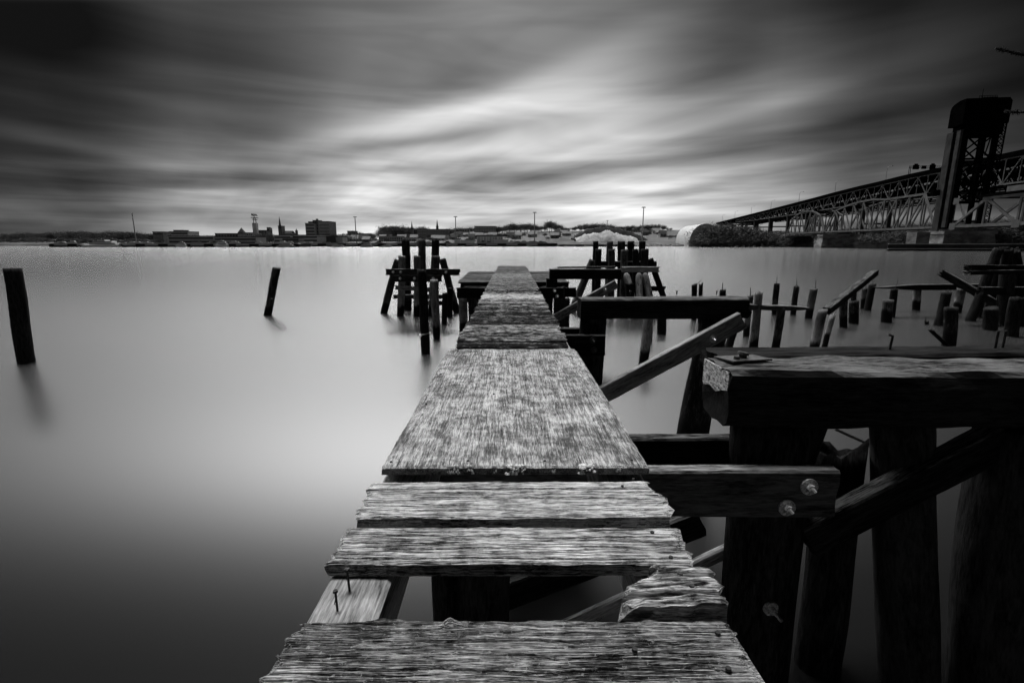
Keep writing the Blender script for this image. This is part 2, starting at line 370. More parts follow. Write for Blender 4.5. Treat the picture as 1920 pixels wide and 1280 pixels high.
def timber(name, p0, p1, wd, ht, mat, parent=None, seed=0, jag0=0.0, jag1=0.0, up=(0, 0, 1), amp=0.004, bevel=0.012, taper0=1.0, taper1=1.0):
    """a sawn timber with worn arrises; local X runs along the grain"""
    p0, p1 = Vector(p0), Vector(p1); d = p1 - p0; L = d.length; m = frame(d, up)
    nseg = max(6, min(60, int(L / 0.06)))
    k = 5; prof = []
    hw, hh = wd / 2, ht / 2; be = min(bevel, hw * .4, hh * .4)
    corners = [(hw, -hh), (hw, hh), (-hw, hh), (-hw, -hh)]
    for i in range(4):
        (ax, ay), (bx, by) = corners[i], corners[(i+1) % 4]
        dx, dy = bx - ax, by - ay; l = math.hypot(dx, dy); q = be / l
        for j in range(k): f = q + (1 - 2*q) * j / (k - 1); prof.append((ax + dx * f, ay + dy * f))
    n = len(prof); rnd = random.Random(seed * 7 + 3); vs = []
    o3 = Vector((seed * 3.7, seed * 1.3, 0))
    for i in range(nseg + 1):
        tt = i / nseg; x = L * tt
        tp = taper0 + (1 - taper0) * min(1, tt * 4) if tt < .25 else (taper1 + (1 - taper1) * min(1, (1 - tt) * 4) if tt > .75 else 1)
        for j, (y, z) in enumerate(prof):
            nn = noise.noise(Vector((x * 1.3, y * 22, z * 22)) + o3) + .5 * noise.noise(Vector((x * 7, y * 40, z * 40)) + o3)
            r = amp * nn / max(1e-4, math.hypot(y, z))
            xx = x
            if i == 0: xx = -jag0 * (0.5 + noise.noise(Vector((y * 30, z * 30, 5.1)) + o3))
            if i == nseg: xx = L + jag1 * (0.5 + noise.noise(Vector((y * 30, z * 30, 9.1)) + o3))
            vs.append((xx, y * (1 + r), z * (1 + r) * tp))
    fs = []
    for i in range(nseg):
        for j in range(n): a = i*n + j; b2 = i*n + (j+1) % n; fs.append((a, b2, b2 + n, a + n))
    for i, rev in ((0, True), (nseg, False)):
        ring = [i*n + j for j in range(n)]; cidx = len(vs)
        vs.append((vs[ring[0]][0] + (0.3*jag0 if i == 0 else -0.3*jag1), 0, 0))
        for j in range(n):
            f = (ring[j], ring[(j+1) % n], cidx); fs.append(f[::-1] if rev else f)
    return link(name, mesh(name, vs, fs, mat), p0, m, parent)

def pile(name, p0, p1, r0, r1, mat, parent=None, seed=0, top='flat', n=18, amp=0.10, jag=0.12, dirn=None):
    """a round timber pile; local Z runs up the grain. top: flat, jag, round, slant"""
    p0, p1 = Vector(p0), Vector(p1); d = p1 - p0; L = d.length; m = frame(d, (0, 1, 0), 'Z')
    nz = max(8, min(46, int(L / 0.09))); vs = []; o3 = Vector((seed * 2.1 + .7, seed * 5.3, 0))
    for i in range(nz + 1):
        tt = i / nz; r = r0 + (r1 - r0) * tt
        if top == 'round' and tt > .93: r *= math.sqrt(max(0.02, 1 - ((tt - .93) / .08) ** 2))
        bend = Vector((noise.noise(Vector((tt * 1.6, 3, 0)) + o3), noise.noise(Vector((tt * 1.6, 8, 0)) + o3), 0)) * r0 * .35
        for j in range(n):
            q = 2 * math.pi * j / n; c_, s_ = math.cos(q), math.sin(q)
            nn = noise.noise(Vector((c_ * 1.6, s_ * 1.6, L * tt * .9)) + o3) + .5 * noise.noise(Vector((c_ * 5, s_ * 5, L * tt * 1.4)) + o3)
            rr = r * (1 + amp * nn); z = L * tt
            if i == nz and top == 'jag': z += jag * noise.noise(Vector((c_ * 1.8, s_ * 1.8, 4)) + o3) + jag * .5 * noise.noise(Vector((c_ * 7, s_ * 7, 9)) + o3)
            if i == nz and top == 'flat': rr *= .96; z += 0.01 * nn
            if top == 'slant' and i == nz: z += jag * c_
            vs.append((rr * c_ + bend.x * tt, rr * s_ + bend.y * tt, z))
    fs = [(i*n + j, i*n + (j+1) % n, (i+1)*n + (j+1) % n, (i+1)*n + j) for i in range(nz) for j in range(n)]
    # top: inner ring slightly sunk, then centre
    base_i = nz * n; inner = len(vs)
    ctr = sum((Vector(vs[base_i + j]) for j in range(n)), Vector()) / n
    for j in range(n):
        v = Vector(vs[base_i + j]); q = ctr + (v - ctr) * .6; q.z = v.z * .5 + ctr.z * .5 - (.03 if top == 'jag' else .006); vs.append(tuple(q))
    fs += [(base_i + j, base_i + (j+1) % n, inner + (j+1) % n, inner + j) for j in range(n)]
    vs.append((ctr.x, ctr.y, ctr.z - (.05 if top == 'jag' else .01))); cc = len(vs) - 1
    fs += [(inner + j, inner + (j+1) % n, cc) for j in range(n)]
    fs.append(tuple(range(n - 1, -1, -1)))
    return link(name, mesh(name, vs, fs, mat, smooth=True), p0, m, parent)

def bolt(p, nrm=(0, -1, 0), r=0.045, parent=None, mat=None, stud=0.05, name='bolt'):
    b_ = MB(); p = Vector(p); nv = Vector(nrm).normalized()
    b_.cyl(p - nv * .01, p + nv * .008, r, r, 20)
    b_.cyl(p + nv * .008, p + nv * .035, r * .5, r * .47, 6)
    b_.cyl(p + nv * .035, p + nv * (.035 + stud) + Vector((.01, 0, -.012)), r * .24, r * .22, 8)
    return b_.build(name, mat or M['galv'], parent, origin=p)
def nail(p, parent, r=0.006, h=0.002, lean=(0, 0), name='nail', mat=None):
    b_ = MB(); p = Vector(p); t_ = p + Vector((lean[0], lean[1], h))
    if h > .01: b_.cyl(p - Vector((0, 0, .02)), t_, r * .45, r * .45, 8)
    b_.cyl(t_ - Vector((0, 0, .004)), t_ + Vector((0, 0, .002)), r, r * .85, 10)
    return b_.build(name, mat or M['iron'], parent, origin=p)

# ------------------------------------------------------------------ water and far land
wxs = [-9000, -3000, -1000, -400, -150, -60, -30, -15, -7, 0, 7, 15, 30, 60, 150, 400, 1000, 3000, 9000]
wys = [-300, -100, -30, -10, 0, 5, 10, 16, 24, 35, 50, 75, 110, 160, 240, 360, 600, 1200, 4000, 14000]
wb = MB(); wb.add([(x, y, WATER) for y in wys for x in wxs], [(j*len(wxs)+i, j*len(wxs)+i+1, (j+1)*len(wxs)+i+1, (j+1)*len(wxs)+i) for j in range(len(wys)-1) for i in range(len(wxs)-1)])
tag(wb.build('water', M['water']), kind='structure')
sb = MB(); sb.add([(-9000, -300, -9), (9000, -300, -9), (9000, 14000, -9), (-9000, 14000, -9)], [(0, 1, 2, 3)])
tag(sb.build('river_bed', M['conc_d']), kind='structure')

def lerp(a, b_, f): return a + (b_ - a) * f
def tab(x, pts):
    if x <= pts[0][0]: return pts[0][1]
    for (x0, y0), (x1, y1) in zip(pts, pts[1:]):
        if x <= x1: return lerp(y0, y1, (x - x0) / (x1 - x0))
    return pts[-1][1]
def shoreY(X): return tab(X, [(-2000, 470), (-420, 470), (-100, 425), (120, 415), (165, 395), (215, 372), (300, 330), (600, 300), (2000, 280)])
def landH(X, Y_):
    s = Y_ - shoreY(X)
    if s < 0: return -4
    rise = tab(X, [(-900, .016), (-300, .012), (-150, .022), (-60, .04), (40, .052), (250, .05), (500, .04), (1500, .05)])
    h = WATER + min(2.2, .4 + s * .25) + max(0, s - 25) * rise * (1 if s < 400 else 1)
    if s > 425: h = WATER + 2.2 + 400 * rise + (s - 425) * .004
    return h + 1.2 * noise.noise(Vector((X * .01, Y_ * .01, 0)))
xs = [-6000, -3000] + [-1500 + 25 * i for i in range(121)] + [3000, 6000]
offs = [-3, 0, 1.5, 4, 8, 14, 25, 45, 70, 100, 140, 190, 250, 320, 400, 430, 600, 1000, 2500, 6000, 12000]
vs = []; 
for X_ in xs:
    for s_ in offs:
        Y_ = shoreY(X_) + s_
        vs.append((X_, Y_, WATER - 2 if s_ < 0 else (WATER - .2 if s_ == 0 else landH(X_, Y_))))
n_ = len(offs)
fs = [(i*n_ + j, (i+1)*n_ + j, (i+1)*n_ + j + 1, i*n_ + j + 1) for i in range(len(xs) - 1) for j in range(n_ - 1)]
tag(link('far_bank', mesh('far_bank', vs, fs, M['land'], True)), kind='structure')

# ------------------------------------------------------------------ the walkway
def plank(name, x0, x1, y0, y1, zt, th, mat, parent, seed=0, jl=.02, jr=.02, edge=.004, nx=60, ny=16, amp=.0025, cracks=(), dents=(), yaw=0, shape=None, freq=38, roll=0, dip=.006):
    rnd = random.Random(seed); o3 = Vector((seed * 4.1, seed * 2.3, seed * .9))
    cx, cy = (x0 + x1) / 2, (y0 + y1) / 2; L = x1 - x0; W = y1 - y0
    # profile runs round the section: top (ny), back, bottom, front
    prof = [('t', j / ny) for j in range(ny + 1)] + [('b', 0.33), ('b', .66), ('u', 1.0), ('u', .5), ('u', 0.0), ('f', .66), ('f', .33)]
    n = len(prof); vs = []
    for i in range(nx + 1):
        tx = i / nx
        e0 = edge * (noise.noise(Vector((tx * L * 6, 1, 0)) + o3) + .6 * noise.noise(Vector((tx * L * 30, 2, 0)) + o3))
        e1 = edge * (noise.noise(Vector((tx * L * 6, 5, 0)) + o3) + .6 * noise.noise(Vector((tx * L * 30, 6, 0)) + o3))
        for k, p in prof:
            if k == 't': q = p; z = 0
            elif k == 'b': q = 1; z = -th * p
            elif k == 'u': q = p; z = -th
            else: q = 0; z = -th * p
            y = lerp(-W/2 + e0, W/2 + e1, q)
            jL = jl * (.5 + noise.noise(Vector((q * W * 26, z * 9, 1)) + o3) + .5 * noise.noise(Vector((q * W * 90, z * 20, 2)) + o3))
            jR = jr * (.5 + noise.noise(Vector((q * W * 26, z * 9, 3)) + o3) + .5 * noise.noise(Vector((q * W * 90, z * 20, 4)) + o3))
            x = lerp(-L/2 + jL, L/2 - jR, tx)
            if k == 't':
                g = noise.noise(Vector((x * 5, y * freq * 2, 0)) + o3) + .6 * noise.noise(Vector((x * 14, y * freq * 4.5, 3)) + o3)
                big = noise.noise(Vector((x * 3, y * 8, 7)) + o3)
                z += amp * g + amp * 1.2 * big
                ed = min(q, 1 - q) * W; z -= dip * math.exp(-(ed / (dip * 1.3)) ** 2)
                ex = min(tx, 1 - tx) * L; z -= .006 * math.exp(-(ex / .008) ** 2)
                for (cq, xa, xb, wd, dp) in cracks:
                    if xa <= tx <= xb:
                        yc = lerp(-W/2, W/2, cq) + .012 * noise.noise(Vector((x * 4, cq * 9, 0)) + o3) + .004 * noise.noise(Vector((x * 20, cq * 9, 0)) + o3)
                        fade = min(1, (tx - xa) / .08, (xb - tx) / .08) if xa > 0 or xb < 1 else 1
                        z -= dp * max(0, fade) * math.exp(-((y - yc) / wd) ** 2)
                for (dx, dy, sx_, sy_, dp) in dents:
                    z -= dp * math.exp(-((x - dx) / sx_) ** 2 - ((y - dy) / sy_) ** 2)
            elif k in 'bf':
                y += .003 * noise.noise(Vector((x * 8, z * 90, 2)) + o3)
            if shape: x, y, z = shape(x, y, z, tx, q)
            vs.append((x, y, z))
    fs = [(i*n + j, (i+1)*n + j, (i+1)*n + (j+1) % n, i*n + (j+1) % n) for i in range(nx) for j in range(n)]
    fs += [tuple(range(n)), tuple(nx*n + j for j in range(n - 1, -1, -1))]
    m_ = Matrix.Rotation(yaw, 3, 'Z') @ Matrix.Rotation(roll, 3, 'Y')
    return link(name, mesh(name, vs, fs, mat), (cx, cy, zt), m_, parent)

WK = empty('walkway', (0, 0.9, 0), 'long narrow weathered plank walkway running straight out over the water', 'walkway')
# nearest plank, thick and crumbling
pa = plank('plank', -.595, .60, .80, 1.158, 0, .05, M['deck_old'], WK, 1, .03, .035, .008, 260, 110, .004,
      cracks=[(.30, 0, .6, .004, .014), (.55, .1, 1, .003, .012), (.16, .35, .62, .008, .03), (.78, 0, 1, .003, .010), (.42, .35, .8, .004, .016), (.66, .5, 1, .003, .010), (.88, 0, .55, .003, .008)],
      dents=[(-.02, -.075, .07, .012, .028), (-.17, .165, .016, .02, -.014), (-.145, .15, .03, .03, -.006), (-.16, -.085, .03, .012, .02), (.1, .19, .2, .012, .004)], freq=46)
tag(pa, 'nearest plank, rough and cracked with a knot on its far edge')
# rotten broken piece on the right
def rot_shape(x, y, z, tx, q):
    left = 1 - tx
    x += left * (-.015 + .05 * (q - .5) * 2 - .025 * math.sin(q * 6)) * 1.0
    z += .009 * noise.noise(Vector((x * 18, y * 45, 2.2))) + .008 * math.sin(x * 9 + 1)
    if tx > .9: x += .010 * math.sin(q * 17)
    return x, y, z
rb = plank('broken_plank', .355, .605, 1.185, 1.352, .02, .07, M['rot'], WK, 5, .05, .02, .010, 110, 70, .006,
      cracks=[(.25, 0, 1, .005, .02), (.5, .1, .9, .004, .012), (.74, 0, 1, .005, .016)], shape=rot_shape, freq=24)
tag(rb, 'short rotten stub of a broken plank')
pc = plank('plank', -.597, .592, 1.388, 1.592, .004, .046, M['deck'], WK, 9, .022, .03, .005, 220, 80, .0024,
      cracks=[(.12, 0, 1, .002, .008), (.35, .1, .5, .002, .008), (.7, .3, 1, .002, .010), (.52, 0, .4, .002, .008)], freq=40)
pd = plank('plank', -.600, .612, 1.655, 1.935, .006, .046, M['deck'], WK, 13, .03, .05, .007, 220, 90, .0024,
      cracks=[(.76, 0, 1, .004, .018), (.62, 0, .45, .004, .018), (.48, .3, 1, .003, .014), (.30, 0, .6, .003, .008), (.16, .1, .95, .003, .006)], freq=34, yaw=R(.4))
# plywood sheet
def ply_shape(x, y, z, tx, q):
    z += .012 * math.sin((q - .1) * 3) * (tx - .5)
    if z < -.003: y += .0
    return x, y, z
ps = plank('plywood_sheet', -.592, .605, 2.03, 4.50, .022, .036, M['ply'], WK, 17, .006, .006, .004, 120, 190, .0012, freq=14, yaw=R(.5), shape=ply_shape,
      dents=[(.02, .55, .05, .006, .010), (.02, -.25, .045, .005, .012), (.00, -.72, .07, .004, .014), (.28, -1.0, .05, .018, .003)])
rnd = random.Random(4)
for (xp, sz) in [(880, .016), (958, .03), (978, .022), (1102, .034), (1093, .02), (1165, .012), (852, .018), (926, .010), (842, .012), (1040, .012)]:
    lb = MB(); c_ = atZ(xp, 890, .006); c_.y = 2.03 - .003 + (c_.x * .0087)
    for k in range(26):
        a_ = rnd.uniform(0, 6.28); q = sz * rnd.random() ** .5
        p_ = c_ + Vector((q * math.cos(a_) * 1.2, -.002, max(-.012, min(.016, q * math.sin(a_) * .8))))
        if rnd.random() < .7: p_ = c_ + Vector((q * math.cos(a_), .004 + abs(q * math.sin(a_)) * .6, .020))
        lb.cyl(p_ - Vector((0, .002, .002)), p_ + Vector((0, -.003, .004)), sz * rnd.uniform(.14, .30), sz * .10, 6)
    tag(lb.build('lichen_patch', M['lichen'], ps, origin=c_))
for (xn, yn) in [(-.55, 2.08), (-.2, 2.09), (.15, 2.09), (.55, 2.1), (-.53, 2.9), (.54, 2.95), (-.54, 3.6), (.55, 3.7), (-.5, 4.42), (.02, 4.43), (.5, 4.44), (-.12, 3.1), (.1, 3.68)]:
    nail((xn, yn, .022), ps, .007, .003)
# planks further out
yb = 4.53; darkgaps = [4.8, 5.1, 5.45, 5.67, 6.5, 7.1, 7.8, 8.4, 9.3]
k = 0
while yb < 10.7:
    wdt = rnd.uniform(.225, .31); ye = min(yb + wdt, 10.8)
    gap = .018
    for g_ in darkgaps:
        if abs(ye - g_) < .12: gap = .05
    plank('plank', -.585 + rnd.uniform(-.02, .02), .60 + rnd.uniform(-.025, .02), yb, ye - gap, rnd.uniform(-.016, .008), .045, M['deck_far'], WK, 30 + k,
          .03, .03, .006, 90, 26 if yb < 7 else 16, .006, cracks=[(rnd.uniform(.2, .8), 0, 1, .006, .012)] if k % 2 else (), freq=24, yaw=R(rnd.uniform(-.6, .6)), roll=R(rnd.uniform(-.5, .5)), dip=.016)
    yb = ye; k += 1
for (a_, b_2, zz_) in [(10.83, 12.0, .0), (12.03, 14.4, .006), (14.44, 16.4, .004), (16.43, 18.3, .004), (18.36, 21.7, .012)]:
    plank('plank', -.60, .61, a_, b_2, zz_, .03, M['deck_end'], WK, 60 + k, .008, .008, .004, 40, 40, .004, freq=12, yaw=R(.9) if a_ > 18 else R(rnd.uniform(-.2, .2)))
    k += 1
# stringers
for (xa, xb) in ((-.585, -.385), (.40, .60)):
    st = MB()
    n = 0
    for (y0_, y1_) in [(.6, 5.2), (5.21, 10.0), (10.01, 15.0), (15.01, 21.6)]:
        o_ = timber('stringer', ((xa + xb) / 2, y0_, -.145), ((xa + xb) / 2, y1_, -.145), .20, .19, M['stringer'] if False else M['timber'], WK, 80 + n + int(xa * 10), .01, .01)
        if y0_ < 1: o_.data.materials.clear(); o_.data.materials.append(M['stringer_x']) if 'stringer_x' in M else o_.data.materials.append(M['timber'])
        n += 1
# nails
for (xp, yp) in [(1223, 998), (1258, 1045), (1346, 1187), (1190, 1218), (1366, 1254)]:
    c_ = atZ(xp, yp, .004); nail(c_, pa if yp > 1100 else pc, .0075, .003)
for (xp, yp) in [(1275, 1080), (1297, 1103)]: nail(atZ(xp, yp, .02), rb, .0085, .010)
for (xp, yp) in [(1167, 912), (1187, 899)]: nail(atZ(xp, yp, .004), pd, .006, .004)
nail(atZ(656, 1107, -.05), WK, .0085, .075, (-.004, .0))
nail(atZ(633, 1144, -.05), WK, .0075, .065, (-.002, .0))
nail(atZ(624, 1132, -.05), WK, .003, .03, (.012, .0))

# platform across the walkway
PF = empty('cross_platform', (0, 17, -.15), 'low broad board platform crossing beneath the far end of the walkway', 'platform')
yy = 14.75; k = 0
while yy < 20.3:
    wdt = rnd.uniform(.26, .34)
    if k % 5: pass
    plank('board', -1.62 - .05 * rnd.random() - (yy - 14.7) * .02, 1.72, yy, yy + wdt - (.012 if k % 4 else .05), -.15 + rnd.uniform(-.01, .01), .05, M['platform'], PF, 100 + k, .05, .02, .008, 40, 8, .005, freq=12)
    yy += wdt; k += 1
for y_ in (14.9, 17.4, 20.0):
    timber('joist', (-1.55, y_, -.33), (1.7, y_, -.33), .22, .26, M['timber'], PF, int(y_))
for x_ in (-1.4, 1.5):
    timber('stringer', (x_, 14.8, -.62), (x_, 20.2, -.62), .22, .3, M['timber'], PF, int(x_ * 10) + 40)
for (x_, y_) in ((-1.38, 19.2), (1.45, 19.2)):
    pile('pile', (x_, y_, WATER - .8), (x_, y_, -.5), .15, .14, M['pile'], PF, int(x_ * 9) + 60)
# ------------------------------------------------------------------ pier bents
B1 = empty('pier_bent', (1.5, 2.78, WATER), 'nearest dark timber bent with the massive cap beam and bolted clamps beside the walkway', 'pier bent', 'timber pier bents')
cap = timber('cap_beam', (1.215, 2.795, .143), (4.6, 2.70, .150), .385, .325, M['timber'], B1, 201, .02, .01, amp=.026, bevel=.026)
tag(cap, 'massive black cap beam with flaking pale paint on its end')
# split, sagging top edge and second timber behind
cap2 = timber('rear_cap_beam', (1.36, 3.20, .135), (4.8, 3.16, .185), .28, .30, M['timber_d'], B1, 202, .05, .02, amp=.012, bevel=.02)
# painted end face and steel plate
pb = MB(); 
rn = random.Random(8)
me_pts = [(-.178, .155), (.178, .15), (.182, .02), (.17, -.01), (.06, .015), (-.02, .0), (-.1, .03), (-.175, .05)]
pv = [(0, y, z) for (y, z) in me_pts]
pb.add([(-.004, y, z) for y, z in me_pts] + [(.004, y, z) for y, z in me_pts], [tuple(range(len(me_pts)))[::-1], tuple(range(len(me_pts), 2*len(me_pts)))] + [(i, (i+1) % 8, 8+(i+1) % 8, 8+i) for i in range(8)])
pme = mesh('painted_end', pb.v, pb.f, M['paint'])
link('painted_end', pme, (1.203, 2.80, .143), None, cap)
pl_ = MB(); pl_.add([(1.235, 2.93, .308), (1.30, 2.80, .308), (1.56, 2.86, .308), (1.50, 2.985, .308), (1.235, 2.93, .318), (1.30, 2.80, .318), (1.56, 2.86, .318), (1.50, 2.985, .318)], [(0,3,2,1),(4,5,6,7),(0,1,5,4),(1,2,6,5),(2,3,7,6),(3,0,4,7)])
plo = pl_.build('steel_plate', M['plate'], cap, origin=(1.4, 2.88, .31))
nb = MB(); nb.cyl((1.40, 2.90, .318), (1.40, 2.90, .338), .026, .024, 6); nb.cyl((1.40, 2.90, .338), (1.403, 2.90, .352), .034, .030, 12); nb.cyl((1.345, 2.86, .318), (1.345, 2.86, .335), .02, .016, 8)
nb.build('nut', M['iron'], cap, origin=(1.4, 2.9, .32))
# clamps
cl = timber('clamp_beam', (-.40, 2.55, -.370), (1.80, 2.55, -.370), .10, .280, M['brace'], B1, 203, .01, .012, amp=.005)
timber('clamp_beam', (-.40, 3.00, -.370), (1.62, 3.00, -.365), .10, .275, M['timber'], B1, 204, .01, .02, amp=.005)
for (xp, yp) in ((1517, 912), (1475, 951)): bolt(atY(xp, yp, 2.495), (0, -1, 0), .047, cl, stud=.012)
# piles of the bent
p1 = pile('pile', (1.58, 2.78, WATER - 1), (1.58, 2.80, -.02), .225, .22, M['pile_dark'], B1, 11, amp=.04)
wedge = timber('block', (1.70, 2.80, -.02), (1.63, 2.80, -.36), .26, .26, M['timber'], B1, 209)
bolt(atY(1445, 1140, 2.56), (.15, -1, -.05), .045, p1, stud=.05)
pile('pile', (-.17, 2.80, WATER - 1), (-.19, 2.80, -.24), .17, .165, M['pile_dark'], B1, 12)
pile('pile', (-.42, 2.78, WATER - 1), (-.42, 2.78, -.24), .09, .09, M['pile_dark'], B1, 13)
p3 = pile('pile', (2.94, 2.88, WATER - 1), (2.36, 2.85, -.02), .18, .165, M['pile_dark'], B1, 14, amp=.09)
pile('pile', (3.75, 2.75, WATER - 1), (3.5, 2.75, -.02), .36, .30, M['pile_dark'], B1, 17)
p4 = pile('pile', (3.30, 2.70, WATER - 1), (3.0, 2.70, -.02), .27, .25, M['pile_dark'], B1, 15)
# braces
timber('brace', atY(1040, 1183, 2.99), atY(1420, 1005, 2.99), .05, .09, M['stringer_x'], B1, 205, .02, .02)
timber('brace', atY(1512, 1008, 2.67), atY(1872, 822, 2.67), .12, .20, M['timber'], B1, 206, .02, .02, amp=.006)
timber('brace', (-.2, 3.1, -1.55), (1.3, 3.1, -.9), .09, .2, M['timber'], B1, 208, .02, .02)
rd = MB(); rd.cyl(atY(1566, 804, 4.2), atY(1632, 834, 4.2), .013, .013, 8); rd.build('tie_rod', M['iron'], B1, origin=atY(1600, 820, 4.2))

st1 = pile('broken_pile', (2.23, 3.05, WATER - 1), (2.19, 3.05, -.33), .15, .15, M['pile_dark'], None, 21, top='jag', jag=.16, amp=.1)
tag(st1, 'thick dark pile stump with a jagged rotten top behind the near clamp beam', 'pile')

# second bent
B2 = empty('pier_bent', (1.8, 6.85, WATER), 'second timber bent whose square cap beam stands alone above a long diagonal brace', 'pier bent', 'timber pier bents')
YC = 6.65
a_ = atY(1090, 579, YC); b_2 = atY(1398, 574, YC)
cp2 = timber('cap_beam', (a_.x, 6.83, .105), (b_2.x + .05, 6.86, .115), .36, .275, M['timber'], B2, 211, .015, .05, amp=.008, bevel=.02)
for xp in (1182, 1221, 1269, 1344): nail(atY(xp, 550, 6.8), cp2, .02, .035)
c2 = timber('clamp_beam', (-.5, 6.60, -.375), (atY(1135, 640, 6.55).x, 6.60, -.375), .10, .285, M['timber'], B2, 212, .01, .01)
timber('clamp_beam', (-.5, 7.10, -.36), (atY(1125, 620, 7.1).x, 7.10, -.36), .10, .28, M['timber'], B2, 213, .01, .01)
for (xp, yp) in ((1112, 638), (1114, 656)): bolt(atY(xp, yp, 6.545), (0, -1, 0), .045, c2, stud=.02, mat=M['iron'])
pile('pile', (.98, 6.84, WATER - 1), (1.16, 6.84, -.03), .18, .19, M['pile_dark'], B2, 23)
pp = atY(1313, 700, 6.88)
pile('pile', (2.62, 6.90, WATER - 1), (2.80, 6.90, -.03), .25, .19, M['pile'], B2, 24, amp=.05)
pile('pile', (-.45, 6.84, WATER - 1), (-.45, 6.84, -.24), .16, .16, M['pile_dark'], B2, 25)
br2 = timber('brace', (.85, 6.48, -1.27), (3.06, 6.48, -.02), .10, .235, M['brace_pale'], B2, 214, .02, .02, amp=.008)
bolt(atY(1337, 635, 6.425), (0, -1, 0), .05, br2, stud=.03)

# third bent, under the platform
B3 = empty('pier_bent', (0, 14, WATER), 'distant third timber bent with clamp beams under the cross platform', 'pier bent', 'timber pier bents')
a_ = atY(1031, 513, 14.0); b_2 = atY(1165, 513, 14.0)
timber('cap_beam', (a_.x, 14.15, .125), (b_2.x, 14.15, .125), .34, .28, M['timber'], B3, 221)
timber('top_board', (atY(1054, 500, 14.3).x, 14.35, .30), (atY(1152, 500, 14.3).x, 14.35, .31), .2, .04, M['timber'], B3, 222, .2, .05)
c3 = timber('clamp_beam', (-1.56, 13.92, -.395), (atY(1056, 548, 13.9).x, 13.92, -.395), .10, .30, M['timber'], B3, 223)
timber('clamp_beam', (-1.4, 14.42, -.395), (atY(1080, 552, 14.4).x, 14.42, -.43), .10, .28, M['timber'], B3, 224)
for (xp, yp) in ((1040, 545), (1045, 555)): bolt(atY(xp, yp, 13.86), (0, -1, 0), .05, c3, stud=.02)
timber('post', (atY(1035, 530, 14).x, 14.1, -.35), (atY(1035, 530, 14).x, 14.1, 0), .3, .3, M['timber'], B3, 225)
pile('pile', (1.40, 14.15, WATER - 1), (1.36, 14.15, -.25), .17, .16, M['pile_dark'], B3, 31)
pile('pile', (.95, 14.15, WATER - 1), (1.0, 14.15, -.25), .2, .18, M['pile_dark'], B3, 38)
pile('pile', atZ(870, 640, WATER - .8), (-1.42, 14.1, -.52), .15, .13, M['pile_pale'], B3, 32)
pile('pile', (-1.17, 14.6, WATER - 1), (-1.17, 14.6, -.52), .13, .13, M['pile'], B3, 33)
br3 = timber('brace', atY(1040, 597, 13.8), atY(1156, 532, 13.8), .1, .24, M['brace_pale'], B3, 226)
bolt(atY(1135, 542, 13.7), (0, -1, 0), .06, br3, stud=.03)
# ------------------------------------------------------------------ free piles, stumps, dolphins
def depth(base): return base.y * CP + (1 - base.z) * SP
def stump(bx, by, tx, ty, wpx, label, cat='pile', top='flat', mat='pile', spike=None, seed=0, group=None, jag=.12, name='pile', taper=1.0, parent=None, lean=0.0, amp=.07, nseg=16):
    B = atZ(bx, by, WATER); T = atY(tx, ty, B.y + lean)
    r = wpx / 2 / FPX * depth(Vector((T.x, T.y, T.z)))
    d = (T - B); B2 = B - d * (.9 / max(.4, d.z))
    o = pile(name, B2, T, r * taper, r, M[mat], parent, seed or int(bx + by), top=top, jag=jag, amp=amp, n=nseg)
    if not parent: tag(o, label, cat, group)
    if spike is not None:
        sb_ = MB(); s0 = T + Vector((r * spike[0], 0, 0)); s1 = atY(spike[1], spike[2], T.y)
        sb_.cyl(s0 - Vector((0, 0, .05)), s1, .014, .012, 6)
        sb_.build('spike', M['iron'], o, origin=s0)
    return o
def span(name, x0, y0, x1, y1, Yd, hpx, label, wd=.2, mat='brace', seed=1, cat='beam', Y1=None, jag=.1, parent=None, grp=None, taper0=1.0, taper1=1.0):
    a = atY(x0, y0, Yd); c = atY(x1, y1, Yd if Y1 is None else Y1)
    h = hpx / FPX * depth((a + c) / 2)
    o = timber(name, a, c, wd, h, M[mat], parent, seed, jag, jag, amp=.012, taper0=taper0, taper1=taper1)
    if not parent: tag(o, label, cat, grp)
    return o

# the two lone piles on the left
lp = stump(51, 678, 23, 503, 28, 'thick black pile standing alone at the left edge of the picture', top='flat', mat='pile_dark', seed=401, amp=.09)
stump(502, 591, 519, 502, 14, 'lone slim pile leaning right out in the open water with a pale scar', mat='pile', seed=402)
lb = MB(); q = atY(507, 560, atZ(502, 591, WATER).y - .14); lb.add([q + Vector((-.07, 0, -.02)), q + Vector((.08, 0, -.02)), q + Vector((.05, 0, .03)), q + Vector((-.03, 0, .05)),
     q + Vector((-.07, .05, -.02)), q + Vector((.08, .05, -.02)), q + Vector((.05, .05, .03)), q + Vector((-.03, .05, .05))], [(0,1,2,3),(7,6,5,4),(0,4,5,1),(1,5,6,2),(2,6,7,3),(3,7,4,0)])
lb.build('scar', M['lichen'], bpy.data.objects[[o.name for o in bpy.data.objects if o.get('label', '').startswith('lone slim')][0]], origin=q)

